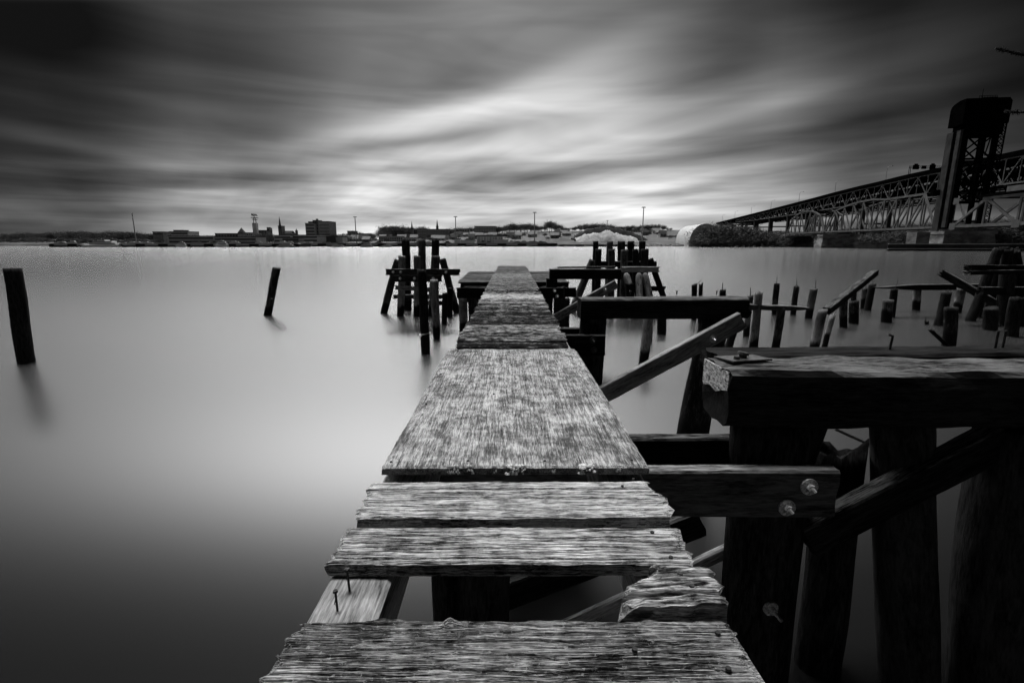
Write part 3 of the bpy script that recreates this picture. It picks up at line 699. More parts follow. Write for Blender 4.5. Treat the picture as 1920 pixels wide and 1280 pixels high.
# left dolphin
DY = atZ(748, 594, WATER).y
DL = empty('mooring_dolphin', (atZ(785, 592, WATER).x, DY, WATER), 'mooring dolphin left of the walkway, three tall piles and three short ones with crossbeams', 'dolphin', 'mooring dolphins')
def dp(bx, tx, ty, wpx, Yd, parent, seed, mat='pile', top='flat', amp=.06, by=None, Yb=None):
    T = atY(tx, ty, Yd); yb = Yb or Yd
    d = ray(bx, 592); B = Vector((d.x / d.y * yb, yb, WATER))
    r = wpx / 2 / FPX * depth(T)
    dd = T - B
    return pile('pile', B - dd * (.9 / dd.z), T, r * 1.06, r, M[mat], parent, seed, top=top, amp=amp, n=14)
for i, (bx, tx, w_) in enumerate([(765, 761, 15), (794, 789.5, 14), (815, 818, 14)]): dp(bx, tx, 449, w_, DY + 2.2, DL, 410 + i, 'pile')
for i, (bx, tx, w_, mt_) in enumerate([(751, 754.5, 13, 'pile_pale'), (782, 783, 13, 'pile'), (811, 816, 16, 'pile')]): dp(bx, tx, 479.5, w_, DY + .2, DL, 420 + i, mt_)
dp(720, 745, 487, 13, DY + 1.0, DL, 430, 'pile', amp=.08); dp(857, 829, 485, 13, DY + 1.2, DL, 431, 'pile')
YX = DY - .08
cb = span('crossbeam', 727, 510, 859, 510, YX, 11.5, '', .12, 'brace', 432, parent=DL)
for xp in (737, 751, 836): bolt(atY(xp, 510, YX - .08), (0, -1, 0), .06, cb, stud=.02)
cb = span('crossbeam', 741, 522, 825, 522, YX - .04, 12, '', .12, 'brace', 433, parent=DL)
for xp in (750, 777, 812): bolt(atY(xp, 522, YX - .12), (0, -1, 0), .06, cb, stud=.02)
tag(span('thin_board', 744, 539, 820, 544, YX - .02, 8, '', .05, 'pale', 434, parent=DL), 'thin pale board across the piles')
span('crossbeam', 741, 556, 829, 556, YX + 1.9, 8, '', .12, 'brace', 435, parent=DL)
span('crossbeam', 800, 568, 829, 568, YX + 1.0, 8, '', .12, 'timber', 436, parent=DL)

fp = stump(798, 661, 791, 506, 17, 'slim black pile with a white rope tied round it in front of the left dolphin', mat='pile_dark', seed=440, amp=.06)
ropeb = MB(); c_ = atY(797, 625, atZ(798, 661, WATER).y); rr_ = .5 * 19 / FPX * depth(c_)
for k_ in range(16):
    a0, a1 = 2 * math.pi * k_ / 16, 2 * math.pi * (k_ + 1) / 16
    ropeb.cyl(c_ + Vector((rr_ * math.cos(a0), rr_ * math.sin(a0), .025 * math.cos(a0))), c_ + Vector((rr_ * math.cos(a1), rr_ * math.sin(a1), .025 * math.cos(a1))), .016, .016, 6)
ropeb.cyl(c_ + Vector((-rr_, -.05, -.02)), c_ + Vector((-rr_ * .6, -rr_ - .02, -.05)), .02, .02, 6)
tag(ropeb.build('rope', M['rope'], None, origin=c_), 'white rope loop knotted around the slim black pile', 'rope')
stump(819, 635, 815, 524, 14.5, 'pile with a pale worn middle just right of the roped pile', mat='pile_pale', seed=441)
stump(833, 608, 833.5, 549, 10, 'short dark pile beside the right leaning leg of the left dolphin, the nearer of two', seed=442, mat='pile_dark')
stump(843, 594, 843.5, 540, 11, 'short dark pile beside the right leaning leg of the left dolphin, with a bent spike', seed=443, mat='pile_dark', spike=(-.5, 832, 531))

# right dolphin
DR = empty('mooring_dolphin', (atZ(1165, 590, WATER).x, 21, WATER), 'crowded mooring dolphin right of the walkway with five tall piles and pale crossbeam', 'dolphin', 'mooring dolphins')
for i, (tx, w_) in enumerate([(1117, 10), (1143, 12), (1166, 14), (1182.5, 13), (1204.5, 12)]): dp(tx - 4, tx, 452, w_, 23.2, DR, 450 + i, 'pile_dark' if i > 2 or i == 0 else 'pile')
for i, (tx, w_, y_) in enumerate([(1121.5, 12, 467), (1146.5, 13, 467), (1171, 14, 468), (1193, 12, 467), (1209, 14, 466.5)]): dp(tx - 2, tx, y_, w_, 21.0, DR, 456 + i, 'pile' if i < 3 else 'pile_dark')
dp(1072, 1111, 487, 14, 21.6, DR, 462, 'pile', amp=.05); dp(1252, 1220, 485, 11, 21.8, DR, 463, 'pile_dark')
span('crossbeam', 1167, 505, 1233, 505, 20.7, 10, '', .14, 'pale', 464, parent=DR)
span('crossbeam', 1128, 495, 1228, 495, 22.2, 10, '', .16, 'timber', 465, parent=DR)
span('crossbeam', 1200, 541, 1244, 541, 22.0, 9, '', .16, 'timber', 466, parent=DR)
for i, (x0, x1) in enumerate([(1185, 1174.5), (1199, 1197), (1219, 1209.5)]):
    T = atY(x1, 512, 20.4); B = atY(x0, 560, 20.0); d_ = B - T
    pile('leaning_pile', T + d_ * 2.6, T, .155, .135, M['pile_pale'], DR, 470 + i, top='round', n=14)
span('post', 1180, 534, 1181, 560, 19.6, 14, '', .3, 'timber', 474, parent=DR)

stump(1206, 683, 1217, 590, 17.5, 'pale weathered pile with a dark tide line standing below the second cap beam', mat='pile_pale', seed=480)
stump(1240, 626, 1241, 590, 17, 'short dark pile behind the pale one under the second cap beam', seed=481, mat='pile_dark')
stump(1217, 640, 1219, 590, 12, 'slim black pile right behind the pale weathered pile', seed=485, mat='pile_dark')
stump(1060, 616, 1060, 559, 16, 'dark post between the walkway and the second cap beam', seed=482, mat='pile_dark')

# field of stumps on the right
S = [ # bx, by, tx, ty, w, label, kw
 (1301, 600, 1302, 533, 12, 'dark stump poking above the second cap beam, with a thin bent wire', dict(spike=(.3, 1315, 525), mat='pile_dark')),
 (1312, 604, 1314.5, 533, 9, 'narrow split stump touching the wired stump over the second cap beam', dict(top='jag')),
 (1353, 640, 1355, 543, 14, 'stump with an upright spike rising behind the right half of the second cap beam', dict(spike=(0, 1355, 530), mat='pile_dark')),
 (1362, 668, 1377, 610, 17, 'dark pile below the upper end of the long diagonal brace', dict(mat='pile_dark')),
 (1399, 630, 1407, 554, 13.5, 'leaning spiked stump at the right end of the second cap beam', dict(spike=(0, 1407, 539))),
 (1411, 662, 1422, 547, 17, 'tall pale stump with waist worn thin and a bent spike', dict(mat='pile_pale', spike=(.9, 1431, 547), taper=1.25)),
 (1452, 590, 1456, 531, 12.5, 'upright spiked stump behind the low horizontal plank, leftmost of three alike', dict(spike=(.1, 1457, 519))),
 (1487, 590, 1494, 536, 12.5, 'spiked stump behind the low horizontal plank, middle of three alike', dict(spike=(0, 1494, 523))),
 (1516, 597, 1526.5, 541, 16, 'wider spiked stump at the right tip of the low horizontal plank', dict(spike=(.4, 1530, 526))),
 (1453, 662, 1466, 576, 17.5, 'stump with a pale knot carrying the low horizontal plank', dict(mat='pile')),
 (1523, 668, 1542, 581, 20, 'thick leaning stump at the foot of the left slanting beam', dict(mat='pile', top='slant', jag=.04)),
 (1545, 655, 1561, 595, 12, 'pale splintered sliver of a pile beside the thick leaning stump', dict(mat='pile_pale', top='jag', jag=.5)),
 (1581, 613, 1583, 553, 16, 'stump carrying the middle of the left slanting beam', dict(mat='pile')),
 (1600, 606, 1602, 564, 20, 'broad short stump just right of the one under the left slanting beam', dict(mat='pile')),
 (1599, 592, 1601, 546, 11, 'far small stump showing above the broad short one', dict(mat='pile')),
 (1619, 579, 1621.5, 540, 12, 'smaller of two touching stumps right of the left slanting beam', dict(mat='pile')),
 (1626, 582, 1636, 533, 14.5, 'larger spiked one of two touching stumps right of the left slanting beam', dict(spike=(.1, 1637, 523), mat='pile_dark')),
 (1671, 594, 1677, 541, 15, 'spiked pile under the left end of the long rotten beam', dict(spike=(.2, 1684, 525), mat='pile_dark')),
 (1662, 604, 1667, 562, 22, 'stubby wide stump in front of the left end of the long rotten beam', dict(mat='pile')),
 (1717, 581, 1720, 540, 15.5, 'pile under the middle of the long rotten beam', dict(mat='pile')),
 (1759, 610, 1776, 548, 20, 'leaning dark pile with a small spike below the long rotten beam', dict(spike=(.2, 1778, 541), mat='pile_dark')),
 (1793, 586, 1803, 541, 17, 'pile bulging at the waterline under the right half of the long rotten beam', dict(mat='pile')),
 (1777, 648, 1783, 576, 26, 'thickest stump with a pale ring near the water and a slanting board at its foot', dict(mat='pile', taper=1.0)),
 (1738, 608, 1737, 601, 8, 'tiny stub just breaking the water with an upright splinter', dict(spike=(-.2, 1736, 592), mat='pile_dark')),
 (1857, 618, 1857, 577, 26, 'low dark mussel covered stump left of the ruined dolphin', dict(mat='pile_dark', amp=.2)),
 (1896, 630, 1905, 558, 26, 'dark pile in front of the ruined dolphin near the right edge', dict(mat='pile_dark')),
 (1917, 610, 1921, 540, 22, 'black pile cut by the right edge of the picture', dict(mat='pile_dark')),
 (1832, 572, 1840, 547, 16, 'broken stub between the right slanting beam and the ruined dolphin', dict(mat='pile_dark', top='jag')),
]
for i, (bx, by, tx, ty, w_, lab, kw) in enumerate(S):
    if 'top' not in kw: kw['top'], kw['jag'] = [('slant', .03), ('jag', .07), ('flat', 0), ('jag', .12)][i % 4]
    stump(bx, by, tx, ty, w_ * .82, lab, seed=500 + i, group='stumps of the vanished pier', **kw)
Yp = atZ(1453, 662, WATER).y
span('plank', 1398, 575, 1510, 578, Yp, 9, 'low horizontal plank joining the stumps right of the second cap beam', .22, 'brace', 540, 'plank', taper0=1.3, taper1=.5)
ysl = atZ(1523, 668, WATER).y
span('slanting_beam', 1551, 582, 1640, 511, ysl + .1, 12, 'slanting square beam rising right from the thick leaning stump', .2, 'timber', 541, Y1=ysl + 3.4)
yl = atZ(1717, 581, WATER).y
span('rotten_beam', 1655, 539, 1870, 537, yl - .4, 10.5, 'long rotten beam lying level across several piles at the right', .28, 'timber', 542, taper0=.25, jag=.5)
span('slanting_beam', 1774, 516, 1870, 571, yl - 1.5, 13, 'slanting beam with frayed pale lower end leaning down to the right', .2, 'timber', 543, Y1=yl - 3.0, jag=.35)
yt = atZ(1777, 648, WATER).y - .3
span('board', 1748, 622, 1774, 646, yt, 5, 'thin board slanting at the foot of the thickest stump', .1, 'timber', 544, 'board')
# ruined dolphin, far right
yr = 19.0
RD = empty('ruined_dolphin', (atY(1890, 560, yr).x, yr, WATER), 'ruined black dolphin of leaning piles and heavy crossbeams at the right edge', 'dolphin')
for i, (bx, tx, ty, w_, dy) in enumerate([(1820, 1872, 466, 22, 0), (1850, 1881, 464, 20, .6), (1880, 1890, 468, 24, 0), (1905, 1900, 466, 24, .5), (1925, 1905, 470, 20, 0), (1890, 1888, 500, 30, -.8), (1838, 1862, 500, 18, .9)]):
    dp(bx, tx, ty, w_ * .72, yr + dy, RD, 560 + i, 'pile_dark', amp=.16, top='jag')
span('crossbeam', 1817, 502, 1965, 503, yr - .9, 11, '', .3, 'timber', 570, parent=RD)
span('crossbeam', 1822, 511, 1965, 508, yr - 1.0, 8, '', .3, 'timber', 571, parent=RD, jag=.3)
span('crossbeam', 1840, 545, 1965, 545, yr - .8, 14, '', .3, 'timber', 572, parent=RD)
bs = MB(); c_ = atY(1668, 648, 3.2); z0 = Vector((c_.x, 3.2, .27)); T1 = atY(1674, 630, 3.2); T2 = atY(1666, 627, 3.2)
bs.cyl(z0, T1, .008, .008, 8); bs.cyl(T1, T2, .008, .007, 8)
bs.build('bent_spike', M['iron'], cap2, origin=z0)
for xp in (1872, 1886):
    bs = MB(); T1 = atY(xp, 620, 3.2); bs.cyl(Vector((T1.x, 3.2, .28)), T1, .008, .008, 8); bs.build('spike', M['iron'], cap2, origin=(T1.x, 3.2, .38))
# ------------------------------------------------------------------ far bank: trees, buildings, masts, boats
def groundpt(x, y, Y):           # x pixel at given depth -> X, ground height
    p = atY(x, y, Y); return p.x, landH(p.x, Y)
def bare_tree_meshes(seed, dense=1.0, h=10.0):
    rn = random.Random(seed); tr = MB(); cr = MB()
    tr.cyl((0, 0, -1), (rn.uniform(-.2, .2), 0, h * .45), .28, .16, 6)
    tips = []
    for k in range(7):
        a = rn.uniform(0, 6.28); z0 = h * rn.uniform(.22, .45); L = h * rn.uniform(.3, .5); e = rn.uniform(.5, 1.2)
        p1 = Vector((math.cos(a) * math.cos(e) * L, math.sin(a) * math.cos(e) * L, z0 + math.sin(e) * L))
        tr.cyl((0, 0, z0), p1, .12, .04, 4); tips.append(p1)
    for k in range(int(300 * dense)):
        # twigs fill an uneven crown
        t_ = rn.choice(tips); q = Vector((rn.gauss(0, 1), rn.gauss(0, 1), rn.gauss(0, .8))) * h * .12
        p = t_ * rn.uniform(.75, 1.02) + q; p.z = max(h * .2, p.z)
        d = Vector((rn.gauss(0, 1), rn.gauss(0, 1), rn.uniform(.1, 1.4))).normalized() * h * rn.uniform(.09, .2)
        s_ = Vector((rn.gauss(0, 1), rn.gauss(0, 1), rn.gauss(0, 1))).normalized() * h * rn.uniform(.006, .013)
        cr.add([p - s_, p + s_, p + d], [(0, 1, 2)])
    return tr, cr
TP = []
for k in range(6):
    tr, cr = bare_tree_meshes(900 + k, 4.0)
    TP.append((mesh('trunk', tr.v, tr.f, M['bark']), mesh('crown', cr.v, cr.f, M['twig'])))
def tree(X, Y_, z, h, k, label, group, wide=1.0):
    r = bpy.data.objects.new('bare_tree', None); col.objects.link(r); r.location = (X, Y_, z)
    r.scale = (h / 10 * wide, h / 10 * wide, h / 10); r.rotation_euler = (0, 0, (X * 7 + Y_) % 6.28)
    tag(r, label, 'tree', group)
    for me_, nm in zip(TP[k % 6], ('trunk', 'crown')):
        o = bpy.data.objects.new(nm, me_); col.objects.link(o); o.parent = r
    return r
rt = random.Random(77)
def treeband(xa, xb, n, prof, D0, D1, label, group, wmin=1.0, wmax=1.5, stuff=None):
    acc = MB()
    for k in range(n):
        x = lerp(xa, xb, (k + rt.uniform(.1, .9)) / n); Yd = rt.uniform(D0, D1)
        X_, g = groundpt(x, 445, Yd); top = atY(x, tab(x, prof) + rt.uniform(-1.2, 2.5), Yd).z
        h = top - g
        if h < 3: continue
        h = min(h * 1.3, 22); 
        z_, k_, wd_ = max(g - .3, top + .14 * h - h), rt.randrange(6), rt.uniform(wmin, wmax)
        if not stuff: tree(X_, Yd, z_, h, k_, label, group, wd_); continue
        a_ = (X_ * 7 + Yd) % 6.28; ca, sa = math.cos(a_), math.sin(a_)
        for me_ in TP[k_]:
            acc.add([(X_ + (v.co.x * ca - v.co.y * sa) * h / 10 * wd_, Yd + (v.co.x * sa + v.co.y * ca) * h / 10 * wd_, z_ + v.co.z * h / 10) for v in me_.vertices], [tuple(p.vertices) for p in me_.polygons])
    if stuff: tag(acc.build(stuff, M['twig'], None), label, 'wood', None, 'stuff')
SKY = [(0, 441), (60, 439), (140, 437), (240, 438), (300, 441), (700, 440), (725, 428), (760, 428), (840, 430), (930, 427), (960, 422), (1000, 422), (1020, 426), (1028, 417), (1040, 421), (1060, 428), (1115, 421), (1150, 424), (1200, 424), (1240, 422), (1270, 431), (1300, 434)]
treeband(-60, 290, 62, SKY, 560, 640, 'bare dark tree in the low wooded shore at the far left', 'trees on the far left shore')
treeband(480, 515, 8, [(480, 440), (515, 442)], 520, 560, 'bare tree between the antenna tower and the church', 'trees below the church', )
treeband(600, 720, 14, [(600, 440), (720, 436)], 560, 700, 'bare tree on the low bank right of the tall office block', 'trees right of the office block')
treeband(718, 800, 18, SKY, 700, 780, 'bare tree on the hill around the two small steeples', 'trees by the steeples')
treeband(840, 1000, 34, SKY, 700, 800, 'bare round tree on the hill behind the striped warehouse', 'trees on the middle hill')
treeband(1000, 1120, 26, SKY, 700, 800, 'bare round tree on the hill left of the salt pile', 'trees left of the salt pile')
treeband(1120, 1290, 36, SKY, 700, 790, 'bare tree on the hill behind the salt pile', 'trees behind the salt pile')
treeband(1240, 1310, 16, [(1240, 440), (1310, 444)], 500, 620, 'low bare tree between the salt pile and the white tent', 'low trees left of the tent', 1.4, 2)
treeband(700, 1060, 26, [(700, 446), (1060, 444)], 470, 560, 'mass of low scrubby trees on the near slope of the far bank', 'scrub on the far bank', 1.4, 2.2, 'distant_wood')
# shrubs by the bridge
treeband(1300, 1350, 10, [(1300, 440), (1350, 424)], 385, 410, 'bare shrub at the right flank of the white tent', 'shrubs beside the tent', 1.2, 1.6)
treeband(1318, 1460, 20, [(1318, 443), (1345, 430), (1400, 432), (1440, 439), (1475, 447)], 350, 392, 'tangled bare shrub on the bank below the bridges', 'shrubs below the bridges', 1.3, 1.9)
treeband(1310, 1500, 22, [(1310, 447), (1500, 446)], 345, 372, 'tangle of low bare shrubs at the waterline below the bridges', 'low shrubs below the bridges', 1.8, 2.6, 'distant_wood')
treeband(1560, 1760, 26, [(1560, 446), (1760, 448)], 300, 330, 'tangle of low dark shrubs behind the bridge piers', 'shrubs behind the piers', 1.6, 2.4, 'distant_wood')

treeband(-60, 300, 40, [(-60, 447), (300, 449)], 490, 540, 'mass of low dark scrub at the foot of the far left trees', 'scrub on the far left shore', 1.6, 2.6, 'distant_wood')
treeband(1470, 1990, 40, [(1470, 442), (1600, 430), (1760, 422), (1990, 412)], 430, 480, 'dark mass of trees on the rise behind both bridges', 'trees behind both bridges', 1.6, 2.4, 'distant_wood')
treeband(1650, 1990, 34, [(1650, 441), (1750, 436), (1990, 426)], 300, 335, 'dark mass of bare trees crowded under the bridges at the right', 'trees under the bridges', 1.4, 2.0, 'distant_wood')

treeband(300, 700, 46, [(300, 444), (560, 444), (700, 441)], 500, 620, 'bare tree between the low buildings left of centre', 'trees among the left buildings', 1.3, 1.9)
treeband(620, 1280, 60, [(620, 443), (760, 440), (1000, 438), (1280, 440)], 560, 680, 'mass of bare trees part way up the slope of the far bank', 'trees on the far slope', 1.3, 1.9, 'distant_wood')
treeband(0, 300, 34, SKY, 640, 700, 'mass of taller dark trees at the back of the far left wood', 'back row of the far left wood', 1.4, 2.0, 'distant_wood')

def bld(name, label, x0, x1, yt, D, mat, depth_=14, yb=None, cat='building', rows=0, cols=0, roof=None, group=None, wmat='glass', rotx=0, parent=None, win='window_band'):
    a = atY(x0, yt, D); c = atY(x1, yt, D)
    zb = min(landH(a.x, D), landH(c.x, D)) - 1.5 if yb is None else atY(x0, yb, D).z
    b_ = MB(); b_.box(a.x, c.x, D, D + depth_, zb, a.z)
    if parent is None:
        root = empty(name, ((a.x + c.x) / 2, D, zb), label, cat, group)
    else: root = parent
    o = b_.build('wall', M[mat], root)
    rb_ = MB(); rb_.box(a.x - .3, c.x + .3, D - .3, D + depth_ + .3, a.z, a.z + .5)
    rb_.build('roof', M[roof or 'roof'], root)
    if rows:
        H = a.z - zb; fl = 3.4 if rows > 2 else H / (rows + .5)
        for r_ in range(rows):
            zt = a.z - 1.0 - r_ * fl
            if zt - 1.5 < zb: break
            if cols:
                W_ = (c.x - a.x)
                for q in range(cols):
                    wb_ = MB(); xa = a.x + W_ * (q + .22) / cols; wb_.box(xa, xa + W_ * .56 / cols, D - .12, D + .1, zt - 1.9, zt)
                    wb_.build('window', M[wmat], root)
            else:
                wb_ = MB(); wb_.box(a.x + .6, c.x - .6, D - .12, D + .1, zt - 1.7, zt); wb_.build(win, M[wmat], root)
    return root
def pyramid(root, x0, x1, ytop, ybot, D, mat='roof', name='roof', n=4, depth_=None):
    a = atY(x0, ybot, D); c = atY(x1, ybot, D); t_ = atY((x0 + x1) / 2, ytop, D); r = (c.x - a.x) / 2 * (1.414 if n == 4 else 1)
    b_ = MB(); b_.cone((a.x + c.x) / 2, D + (c.x - a.x) / 2, a.z, t_.z, r, n); return b_.build(name, M[mat], root)

bld('dark_block', 'small black boxy building among the trees left of the antenna tower', 286, 305, 435, 500, 'b_dark', 12, rows=1)
bld('long_building', 'long low building with dark window bands behind the left quay', 315, 400, 443, 490, 'b_mid', 20, rows=4)
bld('long_building', 'long pale-banded building below the antenna tower', 401, 480, 445, 488, 'b_mid', 20, rows=3)
bld('stepped_building', 'pale stepped building showing above the long low building', 317, 352, 434.5, 560, 'b_pale', 20, rows=2)
bld('penthouse', 'rooftop block on the stepped pale building', 325, 343, 432, 562, 'b_mid', 10, yb=436)
bld('flat_building', 'flat dark building left of the pyramid roof', 403, 446, 438, 560, 'b_dark', 18, rows=2, cols=8)
r_ = bld('pyramid_tower', 'squat tower with a dark pyramid roof', 446, 455, 436.5, 600, 'b_dark', 10, cat='tower')
pyramid(r_, 445, 456, 426.5, 436.5, 600)
bld('flat_building', 'flat roofed building right of the pyramid roof', 455, 476, 436.5, 585, 'b_mid', 18, rows=2, cols=6)
# antenna tower
a = atY(472.5, 418, 560); c = atY(480, 418, 560); zb = landH(a.x, 560) - 1
AT = empty('antenna_tower', (a.x, 560, zb), 'tall pale slab tower crowned with dark antennas', 'tower')
b_ = MB(); b_.prism([(a.x, 560), (c.x, 560), (c.x - .4, 565), (a.x + .4, 565)], zb, a.z); b_.build('shaft', M['b_pale'], AT)
mid = (a.x + c.x) / 2; b_ = MB()
for dx in (-1.4, 1.4): b_.bar((mid + dx, 562, a.z), (mid + dx * .6, 562, a.z + 6), .6, .6)
for (zz_, w_) in ((4, 2.6), (6, 3.8), (8.5, 3.2), (9.6, 2.4)): b_.bar((mid - w_, 562, a.z + zz_), (mid + w_ + .4, 562, a.z + zz_ - .6), .7, .8)
b_.bar((mid, 562, a.z + 5), (mid - .3, 562, a.z + 10), .5, .5); b_.bar((mid - 3, 562, a.z + 10), (mid - 1, 562, a.z + 7.6), .9, .9); b_.bar((mid + 1, 562, a.z + 9.8), (mid + 2.6, 562, a.z + 8), .6, .6)
b_.build('antenna', M['b_dark'], AT)
bld('brick_block', 'dark block with rooftop plant right of the antenna tower', 481, 499, 432, 620, 'b_dark', 16, rows=2, cols=6)
r_ = bld('twin_tower', 'narrow tower with two small turrets', 500, 506, 428, 640, 'b_mid', 6, cat='tower', rows=1, cols=1)
for (p, q) in ((500, 502), (504, 506)): 
    a = atY(p, 426, 640); c = atY(q, 428, 640); b_ = MB(); b_.box(a.x, c.x, 640, 643, c.z, a.z); b_.build('turret', M['b_dark'], r_)
r_ = bld('church', 'stone church with a tall thin spire above the parking deck', 521, 528.5, 424, 640, 'b_dark', 8, cat='church', rows=1, cols=1)
pyramid(r_, 521.3, 526.3, 404.5, 423.6, 640, 'b_dark', 'spire', 8)
a = atY(528, 434.5, 642); c = atY(546, 434.5, 642); b_ = MB(); zb = landH(a.x, 640) - 2; rz = a.z
b_.box(a.x, c.x, 642, 654, zb, rz - 2); b_.build('nave', M['b_dark'], r_)
b_ = MB(); b_.add([(a.x, 641.6, rz - 2), (c.x, 641.6, rz - 2), (c.x, 654.4, rz - 2), (a.x, 654.4, rz - 2), (a.x, 648, rz + 1.4), (c.x, 648, rz + 1.4)], [(0, 1, 5, 4), (2, 3, 4, 5), (0, 4, 3), (1, 2, 5), (3, 2, 1, 0)]); b_.build('roof', M['roof'], r_)
r_ = bld('steeple', 'small pointed steeple between the church and the office block', 553.3, 556.7, 433, 640, 'b_dark', 3, cat='steeple')
pyramid(r_, 553, 557, 428, 433, 640, 'b_dark', 'spire', 6)
r_ = bld('office_block', 'stepped tall office block, left half of the high pair', 572, 589.5, 419, 560, 'b_mid', 20, rows=9, cat='office block')
bld('', '', 578, 596, 416, 566, 'b_dark', 16, parent=r_); bld('', '', 586, 596, 413.5, 565, 'b_dark', 12, parent=r_, rows=6, cols=3); bld('', '', 592.5, 594.5, 411, 566, 'b_dark', 3, yb=414, parent=r_)
r_ = bld('office_block', 'dark rounded tall office block, right half of the high pair', 598, 616.5, 415.5, 550, 'b_dark', 22, rows=9, cols=9, wmat='b_mid', cat='office block')
r_ = bld('parking_deck', 'long parking deck with dark horizontal openings below the church', 513, 545, 441.5, 500, 'b_pale', 24, rows=4, cat='parking garage')
r_ = bld('parking_deck', 'pale parking deck below the tall office block', 546, 600, 441, 505, 'b_pale', 24, rows=3, cat='parking garage')
bld('shed', 'dark boxy shed in front of the parking deck', 529, 560, 446, 470, 'b_dark', 12, rows=1)
bld('pale_block', 'pale windowless block at the foot of the tall office block', 594, 611, 444, 470, 'b_pale', 14)
bld('black_block', 'black windowless block between two pale blocks', 611.3, 628, 443.6, 468, 'glass', 14)
bld('pale_block', 'pale grey block right of the black one', 628.3, 642, 444.3, 470, 'b_pale', 14)
bld('white_shed', 'low white shed on the quay below the pale blocks', 562, 580, 452.5, 462, 'b_white', 8, rows=1, cols=5)
bld('white_shed', 'long low white shed on the quay below the black block', 605, 628, 455.5, 458, 'b_white', 6)
bld('apartment_block', 'small apartment block with windows right of the tall offices', 651, 664, 433.5, 620, 'b_dark', 14, rows=3, cols=4, wmat='b_pale')
bld('flat_building', 'pale flat building right of the small apartment block', 669, 690, 438.5, 600, 'b_mid', 14, rows=1, cols=6)
bld('hill_house', 'dark house with flat roof on the hill left of the steeples', 729, 742, 425.5, 720, 'b_dark', 14, rows=2, cols=3)
r_ = bld('steeple', 'thin dark church steeple on the hill, left of the two', 770, 774, 429, 640, 'b_dark', 4, cat='steeple')
pyramid(r_, 769.9, 774.1, 413.5, 429, 640, 'b_dark', 'spire', 8)
r_ = bld('steeple', 'thin dark church steeple on the hill, right of the two', 817.5, 821.5, 425, 700, 'b_dark', 4, cat='steeple')
pyramid(r_, 817.4, 821.6, 410.5, 425, 700, 'b_dark', 'spire', 8)
bld('brick_block', 'long dark block between the two small steeples', 782, 841, 430, 690, 'b_dark', 20, rows=3, cols=18, wmat='b_mid')
bld('row_houses', 'white row of houses with dark windows below the left steeple', 710, 755, 443.5, 520, 'b_pale', 10, rows=2, cols=11)
bld('row_houses', 'pale row of houses behind the left dolphin piles', 757, 780, 446, 520, 'b_white', 10, rows=2, cols=5)
bld('apartment_block', 'long brick apartment block with rows of windows on the hill', 889.5, 930, 424.5, 700, 'b_dark', 18, rows=3, cols=13, wmat='b_pale')
bld('hill_house', 'pale house with flat roof on the hill left of the brick apartments', 862, 880, 429.5, 690, 'b_mid', 14, rows=1, cols=4)
r_ = bld('warehouse', 'dockside warehouse with pale vertical wall panels and an overhanging dark roof', 894, 942, 442.5, 462, 'b_mid', 18)
a = atY(894, 442.5, 461.7); c = atY(942, 442.5, 461.7); W_ = c.x - a.x
for q in range(9):
    b_ = MB(); b_.box(a.x + W_ * (q + .08) / 9, a.x + W_ * (q + .42 + .3 * (q % 2)) / 9, 461.6, 462.1, landH(a.x, 462), a.z - .8); b_.build('wall_panel', M['b_white' if q in (2, 4, 7) else 'b_pale'], r_)
a = atY(893, 440.5, 461); c = atY(952, 440.5, 461); b_ = MB(); b_.box(a.x, c.x, 461, 481, a.z - 1, a.z); b_.build('canopy', M['roof'], r_)
for i, (x0, x1, yt) in enumerate([(864, 889, 451.5), (925.5, 953, 450)]):
    bld('white_trailer', ['white trailer parked left of the warehouse', 'long white trailer parked in front of the warehouse'][i], x0, x1, yt, 448, 'white', 4, cat='trailer', roof='white')
bld('grey_shed', 'grey shed on the quay behind the left dolphin', 852, 863, 448, 452, 'b_pale', 8)
# frame building behind the salt
r_ = bld('frame_building', 'open framed dark building behind the salt pile', 1166, 1222, 431, 640, 'b_dark', 14, rows=2, cols=12, wmat='b_pale')

M['salt'] = plain('road_salt', 0.25, 0.55, 0.25, 0.95, bd=0.3)
rh = random.Random(31)
for k in range(58):
    x = rh.uniform(590, 1270); yv = tab(x, SKY); D = rh.uniform(500, 740)
    if 765 < x < 846 or 886 < x < 934 or 1070 < x < 1200: D = rh.uniform(500, 560)
    X_ = atY(x, 450, D).x; g = landH(X_, D) - .6; W_, H_ = rh.uniform(6, 11), rh.uniform(3, 5)
    reg = ('left' if x < 860 else 'middle' if x < 1065 else 'right')
    r_ = empty('house', (X_, D, g), {'left': 'small gabled house on the slope between the office block and the steeples', 'middle': 'small gabled house on the slope behind the striped warehouse', 'right': 'small gabled house on the slope around the salt pile'}[reg], 'house', 'small houses on the ' + reg + ' slope')
    b_ = MB(); b_.box(X_ - W_/2, X_ + W_/2, D, D + 8, g, g + H_); b_.build('wall', M[['b_pale', 'b_mid', 'b_mid', 'b_dark', 'b_mid'][rh.randrange(5)]], r_)
    a0, a1 = X_ - W_/2 - .4, X_ + W_/2 + .4; b_ = MB(); b_.add([(a0, D - .4, g + H_), (a1, D - .4, g + H_), (a1, D + 8.4, g + H_), (a0, D + 8.4, g + H_), (a0, D + 4, g + H_ + 3), (a1, D + 4, g + H_ + 3)], [(0, 1, 5, 4), (2, 3, 4, 5), (0, 4, 3), (1, 2, 5), (3, 2, 1, 0)])
    b_.build('roof', M['b_dark' if k % 3 else 'roof'], r_)
    for q in (-.25, .22):
        b_ = MB(); b_.box(X_ + W_ * q - .8, X_ + W_ * q + .8, D - .1, D + .1, g + H_ * .4, g + H_ * .75); b_.build('window', M['glass'], r_)
